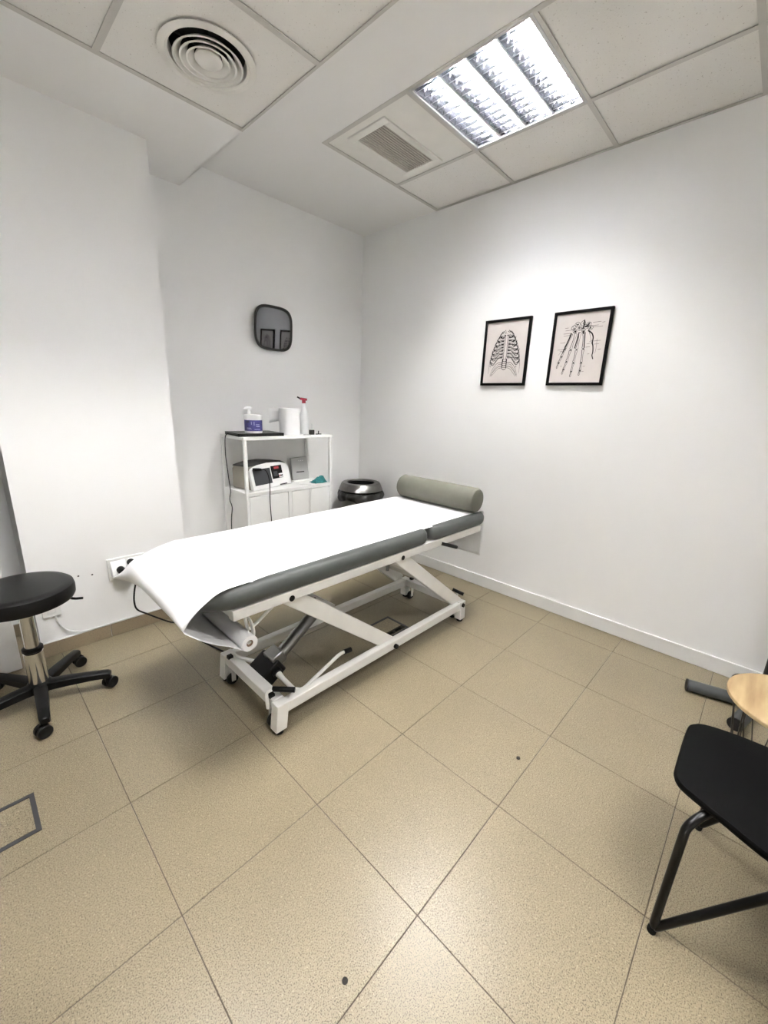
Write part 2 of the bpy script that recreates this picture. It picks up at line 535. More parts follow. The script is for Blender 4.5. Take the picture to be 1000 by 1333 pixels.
MB().tube([(DC[0], DC[1], ZL), (DC[0], DC[1], ZL + 0.10)], 0.006, 8).box(DC[0] - 0.134, DC[0] + 0.134, DC[1] - 0.003, DC[1] + 0.003, ZL + 0.016, ZL + 0.026).build('bracket', 'vent_dark', df)

# square extract grille
vt = thing('extract_grille', 'cream ceiling grille with dark lengthwise slats beside the lit fitting', 'air vent', (1.775, -0.407, ZU))
fr = MB()
ox0, ox1, oy0, oy1 = 1.528, 2.022, -0.545, -0.268
ix0, ix1, iy0, iy1 = 1.570, 1.982, -0.508, -0.306
zf0, zf1 = ZU - 0.006, ZU + 0.003
fr.box(ox0, ix0, oy0, oy1, zf0, zf1).box(ix1, ox1, oy0, oy1, zf0, zf1).box(ix0, ix1, oy0, iy0, zf0, zf1).box(ix0, ix1, iy1, oy1, zf0, zf1)
fr.build('frame', 'vent_paint', vt, bevel=0.002)
MB().box(ix0 - .01, ix1 + .01, iy0 - .01, iy1 + .01, ZU + 0.05, ZU + 0.06).box(ix0 - .012, ix0 - 0.01, iy0, iy1, ZU, ZU + .05).box(ix1 + 0.01, ix1 + .012, iy0, iy1, ZU, ZU + .05).build('duct', 'vent_dark', vt)
slat0 = None
for k in range(13):
    y = iy0 + (k + 0.5) * (iy1 - iy0) / 13
    if slat0 is None:
        mb = MB()
        mb.bar((ix0, y, ZU), (ix1, y, ZU), 0.0085, 0.003, up=(0, 0.25, 0.97))
        slat0 = mb.build('slat', 'slat_metal', vt)
        sy0 = y
    else:
        child('slat', slat0.data, vt, (0, y - sy0, 0))

# ------------------------------------------------------------------ louvred fluorescent fittings
def ceiling_light(cx, cy, z, label, swap=False):
    t = thing('ceiling_light', label, 'ceiling light', (cx, cy, z))
    h = 0.297
    H = 0.095
    mb = MB()
    w = 0.016
    for a, b, c, d in ((-h, h, -h, -h + w), (-h, h, h - w, h), (-h, -h + w, -h + w, h - w), (h - w, h, -h + w, h - w)):
        mb.box(cx + a, cx + b, cy + c, cy + d, z - 0.003, z + 0.010)
    mb.build('frame', 'light_frame', t, bevel=0.0015, seg=1)
    i = h - w
    mb = MB().box(cx - i, cx + i, cy - i, cy + i, z + H, z + H + 0.004)
    for a, b, c, d in ((-i - .003, -i, -i, i), (i, i + .003, -i, i), (-i, i, -i - .003, -i), (-i, i, i, i + .003)):
        mb.box(cx + a, cx + b, cy + c, cy + d, z + 0.004, z + H)
    mb.build('housing', 'louvre', t)
    pitch = 2 * i / 4
    blade = None
    for k in range(4):
        yc = cy - i + (k + 0.5) * pitch
        MB().tube([(cx - 0.27, yc, z + 0.072), (cx + 0.27, yc, z + 0.072)], 0.0085, 12).build('fluorescent_tube', 'tube_light', t)
        for n in range(11):
            x = cx - i + (n + 0.5) * (2 * i) / 11
            if blade is None:
                b = MB()
                hw0, hw1 = pitch / 2 - 0.006, pitch / 2 - 0.022
                b.add([(x - 0.004, yc - hw1, z + 0.040), (x - 0.0008, yc - hw0, z + 0.004), (x - 0.0008, yc + hw0, z + 0.004), (x - 0.004, yc + hw1, z + 0.040),
                       (x + 0.004, yc - hw1, z + 0.040), (x + 0.0008, yc - hw0, z + 0.004), (x + 0.0008, yc + hw0, z + 0.004), (x + 0.004, yc + hw1, z + 0.040)],
                      [(0, 1, 2, 3), (7, 6, 5, 4), (0, 4, 5, 1), (1, 5, 6, 2), (2, 6, 7, 3), (3, 7, 4, 0)])
                blade = b.build('cross_blade', 'louvre', t, smooth=False)
                bx0, by0 = x, yc
            else:
                child('cross_blade', blade.data, t, (x - bx0, yc - by0, 0))
    for k in range(5):
        y = cy - i + k * pitch
        ts, bs = 0.024, 0.004
        l = -ts if k > 0 else 0
        r = ts if k < 4 else 0
        lb = -bs if k > 0 else 0
        rb = bs if k < 4 else 0
        m_ = [(lb, 0.002), (rb, 0.002), (r * 0.6 if r else 0.0005, 0.030), (r if r else 0.001, 0.062), (l if l else -0.001, 0.062), (l * 0.6 if l else -0.0005, 0.030)]
        b = MB().stack([[(x, y + p[0], z + p[1]) for p in m_] for x in (cx - i, cx + i)])
        b.build('reflector', 'louvre', t)
    return t
ceiling_light((upx[0] + upx[1]) / 2, (upy[1] + upy[2]) / 2, ZU, 'lit square fitting of four louvred tubes beside the ceiling grille')
ceiling_light((lox[1] + lox[2]) / 2, (loy[1] + loy[2]) / 2, ZL, 'lit louvred fitting in the lower ceiling in front of the pier')
ceiling_light((lox[0] + lox[1]) / 2 - 0.001, (loy[4] + loy[5]) / 2, ZL, 'lit louvred fitting in the lower ceiling by the front wall')

# ------------------------------------------------------------------ treatment table
bed = thing('treatment_table', 'grey padded treatment table on a white scissor lift frame', 'treatment table', (1.15, -0.74, 0))
BY0, BY1, BZ0, BZ1 = -1.05, -0.40, 0.655, 0.735
def foot_slab(x0, x1, rf, e=0.035, rh=0.07, seg=6, n=8):
    """main cushion: wide round corners at the foot, small ones at the split"""
    rings = []
    for k in range(seg * 2 + 1):
        a = -PI / 2 + PI * k / (seg * 2)
        ins = e * (1 - max(0.0, math.cos(a)) ** 0.8)
        z = (BZ0 + BZ1) / 2 + (BZ1 - BZ0) / 2 * math.sin(a)
        rg = []
        for cx, cy, a0, r in ((x1 - rh, BY1 - rh, 0, rh), (x0 + rf, BY1 - rf, PI / 2, rf), (x0 + rf, BY0 + rf, PI, rf), (x1 - rh, BY0 + rh, 1.5 * PI, rh)):
            for j in range(n + 1):
                t = a0 + PI / 2 * j / n
                rg.append((cx + (r - ins) * math.cos(t), cy + (r - ins) * math.sin(t), z))
        rings.append(rg)
    return rings
MB().stack(foot_slab(0.214, 1.492, 0.19)).build('cushion', 'grey_vinyl', bed)
MB().stack(soft_slab(1.510, 2.085, BY0, BY1, BZ0, BZ1, 0.075, 0.035)).build('head_cushion', 'grey_vinyl', bed)
tf = MB()
for y in (-1.015, -0.435):
    tf.box(0.36, 2.03, y - 0.018, y + 0.018, 0.612, 0.654)
for x in (0.38, 0.95, 1.48, 1.53, 2.01):
    tf.box(x - 0.018, x + 0.018, -0.997, -0.453, 0.616, 0.650)
tf.build('top_frame', 'white_metal', bed, bevel=0.003)
for y in (-0.978, -0.472):
    for (x0, z0, x1, z1) in ((0.605, 0.622, 1.262, 0.110), (1.275, 0.622, 1.915, 0.125)):
        a = MB().bar((x0, y, z0), (x1, y, z1), 0.030, 0.074)
        la = a.build('lift_arm', 'white_metal', bed, bevel=0.004)
        s = -1 if y < -0.7 else 1
        for (px_, pz_) in ((x0, z0), (x1, z1)):
            MB().tube([(px_, y, pz_), (px_, y + s * 0.056, pz_)], 0.013, 14).build('pivot_bolt', 'black_plastic', la)
for (x, z) in ((0.83, 0.445), (1.06, 0.265), (1.50, 0.445)):
    MB().tube([(x, -0.963, z), (x, -0.487, z)], 0.016, 12).build('cross_tube', 'white_metal', bed)
MB().bar((1.40, -0.725, 0.530), (1.66, -0.725, 0.325), 0.44, 0.014).build('cross_plate', 'white_metal', bed, bevel=0.003)
for y in (-1.0, -0.52):
    MB().box(0.535, 1.950, y - 0.020, y + 0.020, 0.092, 0.142).build('base_rail', 'white_metal', bed, bevel=0.004)
for x in (0.560, 1.925):
    MB().box(x - 0.025, x + 0.025, -0.98, -0.54, 0.100, 0.150).build('base_beam', 'white_metal', bed, bevel=0.004)
for x in (0.545, 1.930):
    for y in (-1.0, -0.52):
        s = -1 if x < 1 else 1
        lg = MB().add([(x - .027, y - .024, .018), (x + .027, y - .024, .018), (x + .027, y + .024, .018), (x - .027, y + .024, .018),
                       (x - .027 - s * .012, y - .024, .146), (x + .030 - s * .012, y - .024, .146), (x + .030 - s * .012, y + .024, .146), (x - .027 - s * .012, y + .024, .146)],
                      [(0, 3, 2, 1), (4, 5, 6, 7), (0, 1, 5, 4), (1, 2, 6, 5), (2, 3, 7, 6), (3, 0, 4, 7)]).build('leg', 'white_metal', bed, bevel=0.003)
        MB().lathe([(0.0005, 0.0), (0.020, 0.0), (0.022, 0.018), (0.0005, 0.019)], (x, y, 0.0), 16).build('rubber_foot', 'rubber', lg)
        iy = y + (0.052 if y < -0.7 else -0.052)
        cx_ = x - s * 0.005
        w = MB().lathe([(0.0005, -0.012), (0.024, -0.012), (0.029, -0.006), (0.029, 0.006), (0.024, 0.012), (0.0005, 0.012)], (cx_, iy, 0.029), 20, axis='Y').build('caster', 'black_plastic', bed)
        MB().box(cx_ - 0.010, cx_ + 0.010, iy - 0.018, iy - 0.014, 0.024, 0.100).box(cx_ - 0.010, cx_ + 0.010, iy + 0.014, iy + 0.018, 0.024, 0.100).build('caster_fork', 'white_metal', w)
        MB().box(x - 0.012, x + 0.012, iy - 0.012, iy + 0.012, 0.145, 0.163).build('cap', 'black_plastic', bed, bevel=0.002)
# lifting motor
ac = MB().tube([(0.690, -0.75, 0.160), (0.915, -0.75, 0.318)], 0.030, 20).build('actuator', 'steel', bed)
MB().tube([(0.90, -0.75, 0.307), (0.965, -0.75, 0.352)], 0.013, 12).build('piston', 'chrome', ac)
MB().tube([(0.712, -0.75, 0.1755), (0.728, -0.75, 0.1867)], 0.0325, 20).build('collar', 'steel', ac)
MB().bar((0.605, -0.745, 0.108), (0.690, -0.745, 0.165), 0.135, 0.080).build('motor_housing', 'black_plastic', ac, bevel=0.008)
MB().bar((0.650, -0.76, 0.175), (0.712, -0.76, 0.2), 0.085, 0.066).build('gear_housing', 'steel', ac, bevel=0.008)
MB().tube([(0.655, -0.805, 0.145), (0.655, -0.83, 0.140)], 0.024, 16).build('end_cap', 'black_plastic', ac)
MB().tube([(0.655, -0.82, 0.141), (0.655, -0.87, 0.134), (0.657, -0.98, 0.122)], [0.016, 0.011, 0.010], 12).build('drive_shaft', 'white_metal', bed)
MB().tube([(0.62, -0.69, 0.150), (0.575, -0.60, 0.150), (0.57, -0.54, 0.140)], 0.010, 10).build('drive_shaft', 'white_metal', bed)
# lever, pedals, handles
pd = MB().tube(round_bends([(0.655, -0.965, 0.135), (0.680, -0.985, 0.128), (0.890, -0.99, 0.215), (0.925, -0.99, 0.214)], 0.025), 0.0085, 10).build('foot_pedal', 'white_metal', bed)
MB().tube([(0.918, -0.99, 0.214), (0.962, -0.99, 0.209)], 0.012, 12).build('grip', 'black_plastic', pd)
pd = MB().tube(round_bends([(0.524, -0.955, 0.105), (0.516, -0.955, 0.190), (0.550, -0.965, 0.192)], 0.02), 0.008, 10).build('foot_pedal', 'white_metal', bed)
MB().tube([(0.545, -0.960, 0.192), (0.612, -1.028, 0.190)], 0.0115, 12).build('grip', 'black_plastic', pd)
pd = MB().tube([(1.925, -0.96, 0.140), (1.930, -0.965, 0.185)], 0.008, 10).build('foot_pedal', 'white_metal', bed)
MB().tube([(1.918, -0.935, 0.205), (1.945, -1.005, 0.185)], 0.011, 12).build('grip', 'black_plastic', pd)
lv = MB().tube([(1.56, -1.01, 0.620), (1.615, -1.03, 0.622)], 0.007, 10).build('back_release_lever', 'white_metal', bed)
MB().tube([(1.608, -1.03, 0.624), (1.762, -1.035, 0.566)], 0.0105, 12).build('grip', 'black_plastic', lv)
MB().tube([(1.52, -0.74, 0.640), (1.48, -0.74, 0.400)], 0.010, 10).build('gas_strut', 'steel', bed)
MB().tube([(0.78, -0.955, 0.500), (0.78, -0.93, 0.520)], 0.016, 12).build('knob', 'black_plastic', bed)
lv = MB().tube(round_bends([(0.440, -0.95, 0.600), (0.455, -0.95, 0.505), (0.490, -0.95, 0.520), (0.573, -0.95, 0.572), (0.575, -0.95, 0.592)], 0.012), 0.0065, 10).build('tilt_lever', 'white_metal', bed)
MB().tube([(0.560, -0.95, 0.588), (0.580, -0.95, 0.604)], 0.009, 10).build('grip', 'black_plastic', lv)
# paper roll holder
br = MB()
pth = smooth_path([(0.392, -0.985, 0.632), (0.425, -0.985, 0.607), (0.448, -0.985, 0.565), (0.458, -0.985, 0.520), (0.452, -0.985, 0.485), (0.430, -0.985, 0.476)], 5)
for a, b in zip(pth[:-1], pth[1:]):
    br.bar(a, b + (b - a) * 0.15, 0.022, 0.006, up=(0, 0, 1) if abs((b - a).normalized().z) < 0.7 else (1, 0, 0))
br.build('roll_bracket', 'white_metal', bed)
br = MB()
for a, b in zip(pth[:-1], pth[1:]):
    q, w = a + Vector((0, 0.535, 0)), b + Vector((0, 0.535, 0))
    br.bar(q, w + (w - q) * 0.15, 0.022, 0.006, up=(0, 0, 1) if abs((b - a).normalized().z) < 0.7 else (1, 0, 0))
br.build('roll_bracket', 'white_metal', bed)

# ------------------------------------------------------------------ paper roll and the sheet drawn over the table
pr = thing('paper_roll', 'white paper sheet drawn from its roll over the treatment table', 'paper sheet', (0.43, -0.72, 0.44))
def sheet(u, v):
    """u: 0 roll .. 1 hanging end at the head; v: 0 near edge .. 1 far edge"""
    w = abs(2 * v - 1)
    y = -1.010 + 0.640 * v
    c = w ** 6                                 # the corners hang lower than the middle
    mid = [(0.420, 0.452), (0.352, 0.494), (0.290, 0.538), (0.235, 0.588), (0.194, 0.645), (0.176, 0.680), (0.176, 0.712), (0.198, 0.735), (0.250, 0.7415), (0.330, 0.740), (0.430, 0.739)]
    edge = [(0.420, 0.452), (0.348, 0.508), (0.296, 0.545), (0.246, 0.585), (0.208, 0.622), (0.188, 0.645), (0.196, 0.662), (0.216, 0.684), (0.258, 0.713), (0.326, 0.7405), (0.430, 0.740)]
    if v > 0.5: edge = [(0.420, 0.452), (0.348, 0.500), (0.296, 0.532), (0.235, 0.566), (0.182, 0.595), (0.160, 0.611), (0.190, 0.622), (0.235, 0.637), (0.285, 0.672), (0.355, 0.709), (0.440, 0.734)]
    cs_ = [(w ** 3 if q < 7 else w ** 4 if q == 7 else w ** 5 if q == 8 else w ** 9) if v > 0.5 else c for q in range(11)]
    prof = [(m_[0] * (1 - k) + e_[0] * k, m_[1] * (1 - k) + e_[1] * k) for m_, e_, k in zip(mid, edge, cs_)]
    prof += [(0.60, 0.738), (1.00, 0.738), (1.40, 0.738), (1.50, 0.7395), (1.60, 0.738), (1.90, 0.738), (2.04, 0.738), (2.075, 0.735), (2.098, 0.712), (2.106, 0.65), (2.108, 0.54), (2.100, 0.42)]
    n = len(prof) - 1
    f = u * n
    i = min(int(f), n - 1); t = f - i
    def P(k): return prof[max(0, min(n, k))]
    def cr(a, b, c_, d): return 0.5 * ((2 * b) + (c_ - a) * t + (2 * a - 5 * b + 4 * c_ - d) * t * t + (3 * b - a - 3 * c_ + d) * t ** 3)
    x = cr(P(i - 1)[0], P(i)[0], P(i + 1)[0], P(i + 2)[0])
    z = cr(P(i - 1)[1], P(i)[1], P(i + 1)[1], P(i + 2)[1])
    on_top = 0.43 < x < 2.03 and z > 0.70
    ed = max(0.0, w - 0.90) / 0.10
    if on_top:
        z -= 0.007 * ed ** 2
        z += 0.0008 * math.sin(x * 9 + y * 4)
    if 1 < f < 10.5:                           # and spread a little wider than the sheet on top
        k = math.sin((f - 1) / 9.5 * PI) ** 0.7 * max(0.0, (w - 0.6) / 0.4) ** 2
        y += (0.030 if v > 0.5 else -0.034) * k
    if x > 2.09: x += 0.004 * math.sin(v * 17) * (0.72 - z) / 0.2
    return (x, y, z)
MB().grid(sheet, 110, 40).build('paper_sheet', 'paper', pr, solid=0.0008)
MB().lathe([(0.014, 0.0), (0.032, 0.0), (0.032, 0.60), (0.014, 0.60)], (0.432, -1.005, 0.482), 32, axis='Y', close=True).build('roll', 'paper', pr)
MB().lathe([(0.0115, 0.002), (0.0142, 0.002), (0.0142, 0.598), (0.0115, 0.598)], (0.432, -1.005, 0.482), 24, axis='Y', close=True).build('core', 'card_core', pr)

# ------------------------------------------------------------------ bolster
bo = thing('bolster', 'olive grey vinyl bolster lying across the head of the table', 'bolster', (1.975, -0.72, 0.738))
r_ = 0.079
bprof = [(0.0005, -0.312), (r_ - 0.022, -0.312), (r_ - 0.008, -0.307), (r_, -0.292), (r_, 0.292), (r_ - 0.008, 0.307), (r_ - 0.022, 0.312), (0.0005, 0.312)]
MB().lathe(bprof, (1.975, -0.715, 0.7395 + r_), 40, axis='Y').build('cover', 'olive_vinyl', bo)
for y in (-1.007, -0.423):
    MB().lathe([(r_ - 0.001, -0.0012), (r_ + 0.0012, 0.0), (r_ - 0.001, 0.0012)], (1.975, y, 0.7395 + r_), 40, axis='Y').build('seam', 'olive_vinyl', bo)

# ------------------------------------------------------------------ stool
sx, sy = -0.13, -0.095
st = thing('rolling_stool', 'round black padded stool on a chrome column and five castors', 'stool', (sx, sy, 0))
MB().lathe([(0.0005, 0.498), (0.165, 0.498), (0.180, 0.503), (0.186, 0.515), (0.187, 0.545), (0.183, 0.562), (0.172, 0.570), (0.150, 0.572), (0.0005, 0.572)], (sx, sy, 0), 56).build('seat', 'black_vinyl', st)
MB().lathe([(0.0005, 0.100), (0.036, 0.100), (0.036, 0.260), (0.030, 0.264), (0.0005, 0.264)], (sx, sy, 0), 28).build('column', 'chrome', st)
MB().lathe([(0.0005, 0.262), (0.030, 0.262), (0.038, 0.268), (0.038, 0.280), (0.030, 0.285), (0.0005, 0.285)], (sx, sy, 0), 28).build('collar', 'black_plastic', st)
MB().lathe([(0.0005, 0.284), (0.026, 0.284), (0.026, 0.497), (0.0005, 0.497)], (sx, sy, 0), 28).build('upper_column', 'chrome', st)
MB().lathe([(0.0005, 0.062), (0.044, 0.062), (0.046, 0.100), (0.036, 0.112), (0.0005, 0.112)], (sx, sy, 0), 24).build('hub', 'black_plastic', st)
MB().tube(smooth_path([(sx + 0.05, sy + 0.05, 0.488), (sx + 0.13, sy + 0.02, 0.480), (sx + 0.17, sy - 0.005, 0.462), (sx + 0.205, sy - 0.02, 0.458)], 4), 0.006, 8).build('height_lever', 'black_plastic', st)
a0 = math.atan2(-0.19 - sy, 0.101 - sx)
for k in range(5):
    a = a0 + 2 * PI * k / 5
    c, s = math.cos(a), math.sin(a)
    def q(r, z, off=0.0): return (sx + r * c - off * s, sy + r * s + off * c, z)
    rings = []
    for (r, hw, z0, z1) in ((0.02, 0.024, 0.062, 0.104), (0.10, 0.023, 0.066, 0.104), (0.20, 0.020, 0.066, 0.098), (0.262, 0.019, 0.062, 0.092), (0.272, 0.015, 0.064, 0.086)):
        rings.append([q(r, z0, -hw), q(r, z0, hw), q(r, z1 - 0.006, hw), q(r, z1, hw * 0.6), q(r, z1, -hw * 0.6), q(r, z1 - 0.006, -hw)])
    MB().stack(rings).build('base_arm', 'black_plastic', st)
    ca = a + (0.9, -0.7, 0.4, 2.2, -1.2)[k]
    cc, ss = math.cos(ca), math.sin(ca)
    wx, wy = sx + 0.255 * c + 0.012 * cc, sy + 0.255 * s + 0.012 * ss
    cs = MB()
    for off in (-0.014, 0.014):
        p0 = (wx - (off - 0.009) * ss, wy + (off - 0.009) * cc, 0.027)
        p1 = (wx - (off + 0.009) * ss, wy + (off + 0.009) * cc, 0.027)
        cs.tube([p0, p1], 0.027, 20)
    cas = cs.build('caster', 'black_plastic', st, bevel=0.003)
    MB().tube([(sx + 0.255 * c, sy + 0.255 * s, 0.030), (sx + 0.255 * c, sy + 0.255 * s, 0.066)], 0.009, 10).build('stem', 'black_plastic', cas)

# ------------------------------------------------------------------ shelf unit
SX0, SX1, SY0, SY1 = 1.128, 1.888, 0.296, 0.640
su = thing('shelf_unit', 'white open shelf unit with doors below on back wall', 'shelf', ((SX0 + SX1) / 2, (SY0 + SY1) / 2, 0))
pw = 0.022
post = None
for x in (SX0, SX1 - pw):
    for y in (SY0, SY1 - pw):
        MB().box(x, x + pw, y, y + pw, 0.0, 1.105).build('post', 'white_laminate', su, bevel=0.002)
MB().box(SX0, SX1, SY0, SY1, 1.105, 1.127).build('top_board', 'white_laminate', su, bevel=0.002)
MB().box(SX0 + 0.001, SX1 - 0.001, SY0 + 0.002, SY1, 0.712, 0.738).build('shelf_board', 'white_laminate', su, bevel=0.002)
MB().box(SX0 + 0.003, SX0 + 0.019, SY0 + pw, SY1 - pw, 0.03, 0.712).build('side_panel', 'white_laminate', su)
MB().box(SX1 - 0.019, SX1 - 0.003, SY0 + pw, SY1 - pw, 0.03, 0.712).build('side_panel', 'white_laminate', su)
MB().box(SX0 + pw, SX1 - pw, SY1 - 0.012, SY1 - 0.004, 0.03, 0.712).build('back_panel', 'white_laminate', su)
MB().box(SX0 + pw, SX1 - pw, SY0 + 0.02, SY1 - 0.012, 0.06, 0.076).build('bottom_board', 'white_laminate', su)
MB().box(1.472, 1.502, SY0 + 0.002, SY1 - 0.012, 0.076, 0.712).build('divider', 'white_laminate', su)
for x0, x1 in ((SX0 + pw + 0.004, 1.469), (1.505, 1.664), (1.668, SX1 - pw - 0.004)):
    MB().box(x0, x1, SY0 + 0.004, SY0 + 0.020, 0.080, 0.708).build('door', 'white_laminate', su, bevel=0.0015)

ZT_ = 1.127
lp = thing('laptop', 'closed black laptop lying under the cream jar on the shelf unit', 'laptop', (1.305, 0.465, ZT_))
lm = Matrix.Translation((1.305, 0.465, 0)) @ Matrix.Rotation(-0.10, 4, 'Z')
def lpbox(x0, x1, y0, y1, z0, z1):
    r = [lm @ Vector((p[0], p[1], 0)) for p in rrect(x0, x1, y0, y1, 0.012, 4)]
    return MB().stack([[(p.x, p.y, z) for p in r] for z in (z0, z1)])
lpbox(-0.172, 0.172, -0.13, 0.13, ZT_, ZT_ + 0.011).build('base', 'black_plastic', lp, bevel=0.002)
lpbox(-0.172, 0.172, -0.13, 0.13, ZT_ + 0.0125, ZT_ + 0.020).build('lid', 'black_paint', lp, bevel=0.002)
lpbox(-0.12, 0.12, 0.112, 0.128, ZT_ + 0.010, ZT_ + 0.0135).build('hinge', 'black_plastic', lp)
tag(MB().tube(smooth_path([(1.150, 0.53, ZT_ + 0.008), (1.135, 0.53, ZT_ + 0.009), (1.112, 0.53, ZT_ - 0.015), (1.106, 0.53, 1.00), (1.110, 0.525, 0.90), (1.118, 0.525, 0.80),
    (1.122, 0.52, 0.72), (1.112, 0.52, 0.66), (1.122, 0.51, 0.60), (1.110, 0.51, 0.50), (1.105, 0.51, 0.30), (1.09, 0.50, 0.05), (1.05, 0.50, 0.006), (0.95, 0.52, 0.005)], 5), 0.0032, 8).build('power_cord', 'black_plastic', at=(1.11, 0.53, 0.5)),
    'thin black cord hanging from the laptop down the shelf side', 'cord')

jx, jy, jz = 1.262, 0.40, ZT_ + 0.0205
jar = thing('cream_jar', 'white pump jar with a violet blue label standing on the laptop', 'jar', (jx, jy, jz))
MB().lathe([(0.0005, 0.0), (0.057, 0.0), (0.060, 0.004), (0.060, 0.102), (0.0005, 0.102)], (jx, jy, jz), 36).build('body', 'jar_white', jar)
MB().lathe([(0.0005, 0.102), (0.062, 0.102), (0.063, 0.106), (0.063, 0.124), (0.058, 0.128), (0.018, 0.130), (0.0005, 0.130)], (jx, jy, jz), 36).build('lid', 'jar_white', jar)
MB().lathe([(0.0605, 0.016), (0.0607, 0.016), (0.0607, 0.090), (0.0605, 0.090)], (jx, jy, jz), 48).build('label', 'label_blue', jar)
def wrap(t0, t1, z0, z1, r=0.0612):
    return MB().grid(lambda u, v: (jx + r * math.cos(t0 + (t1 - t0) * u), jy + r * math.sin(t0 + (t1 - t0) * u), jz + z0 + (z1 - z0) * v), 6, 1)
A = math.atan2(-2.3 - jy, -0.228 - jx)
wrap(A - 0.95, A - 0.45, 0.072, 0.086).build('label_print', 'label_dark', jar)
m_ = MB()
for t0, t1, z0, z1 in ((-0.25, -0.18, .06, .08), (0.05, 0.12, .055, .08), (0.3, 0.75, .045, .050), (0.25, 0.7, .058, .062), (-0.8, -0.3, .035, .038), (-0.8, -0.2, .028, .031), (0.1, 0.8, .026, .029)):
    w_ = wrap(A + t0, A + t1, z0, z1); m_.add(w_.v, w_.f)
m_.build('label_print', 'label_mark', jar)
MB().tube([(jx - 0.026, jy, jz + 0.126), (jx - 0.026, jy, jz + 0.146), (jx - 0.028, jy, jz + 0.164)], [0.018, 0.012, 0.008], 12).build('pump_stem', 'jar_white', jar)
d = Vector((-0.75, 0.25, 0)).normalized()
MB().tube([(jx - 0.028 - 0.014 * d.x, jy - 0.014 * d.y, jz + 0.166), (jx - 0.028 + 0.012 * d.x, jy + 0.012 * d.y, jz + 0.170), (jx - 0.028 + 0.034 * d.x, jy + 0.034 * d.y, jz + 0.164)], [0.013, 0.012, 0.006], 10).build('pump_head', 'jar_white', jar)

tx, ty = 1.565, 0.405
tr = thing('towel_roll', 'white paper towel roll standing upright on the shelf unit top', 'paper towel', (tx, ty, ZT_))
MB().lathe([(0.022, 0.0), (0.074, 0.0), (0.077, 0.004), (0.077, 0.192), (0.074, 0.196), (0.022, 0.196)], (tx, ty, ZT_), 44, close=True).build('roll', 'paper', tr)
MB().lathe([(0.019, 0.001), (0.022, 0.001), (0.022, 0.195), (0.019, 0.195)], (tx, ty, ZT_), 24, close=True).build('core', 'card_core', tr)
MB().grid(lambda u, v: (tx - 0.050 - 0.075 * u, ty + 0.060 + 0.035 * math.sin(u * 2.4), ZT_ + 0.10 + 0.088 * v - 0.02 * u * (1 - v)), 8, 4).build('loose_end', 'paper', tr, solid=0.001)

bx_, by_ = 1.722, 0.44
sb = thing('spray_bottle', 'white spray bottle with a red nozzle on the shelf unit top', 'bottle', (bx_, by_, ZT_))
MB().lathe([(0.0005, 0.0), (0.036, 0.0), (0.039, 0.006), (0.039, 0.105), (0.034, 0.140), (0.024, 0.175), (0.015, 0.205), (0.014, 0.235), (0.0005, 0.236)], (bx_, by_, ZT_), 32).build('body', 'bottle_plastic', sb)
MB().tube([(bx_, by_, ZT_ + 0.234), (bx_, by_, ZT_ + 0.258)], 0.015, 16).build('collar', 'red_plastic', sb)
MB().bar((bx_ + 0.022, by_ - 0.01, ZT_ + 0.262), (bx_ - 0.030, by_ + 0.005, ZT_ + 0.268), 0.020, 0.018).build('spray_head', 'red_plastic', sb, bevel=0.004)
MB().tube([(bx_ - 0.028, by_ + 0.005, ZT_ + 0.268), (bx_ - 0.052, by_ + 0.012, ZT_ + 0.280)], 0.006, 8).build('nozzle', 'dark_grey_metal', sb)
vb = thing('gel_vial', 'tiny clear vial with a square black base beside the spray bottle', 'vial', (1.725, 0.345, ZT_))
MB().box(1.708, 1.742, 0.330, 0.360, ZT_, ZT_ + 0.036).build('base', 'device_dark', vb, bevel=0.003)
MB().tube([(1.725, 0.345, ZT_ + 0.036), (1.727, 0.345, ZT_ + 0.078), (1.724, 0.345, ZT_ + 0.084)], [0.006, 0.005, 0.003], 10).build('neck', 'bottle_plastic', vb)
kp = MB().lathe([(0.006, 0.0), (0.014, 0.0), (0.014, 0.003), (0.006, 0.003)], (1.655, 0.335, ZT_), 18, close=True)
kp.bar((1.668, 0.335, ZT_ + 0.002), (1.698, 0.325, ZT_ + 0.002), 0.008, 0.003)
kp.bar((1.66, 0.322, ZT_ + 0.002), (1.692, 0.312, ZT_ + 0.002), 0.010, 0.004)
tag(kp.build('key', 'steel', at=(1.67, 0.33, ZT_)), 'small steel keys on a ring lying on the shelf unit top', 'keys')
cl = MB().box(1.768, 1.812, 0.335, 0.352, ZT_, ZT_ + 0.006).tube([(1.788, 0.343, ZT_ + 0.006), (1.790, 0.343, ZT_ + 0.028)], 0.004, 8)
tag(cl.build('clip', 'dark_grey_metal', at=(1.79, 0.343, ZT_)), 'small dark clip lying at the right end of shelf top', 'clip')

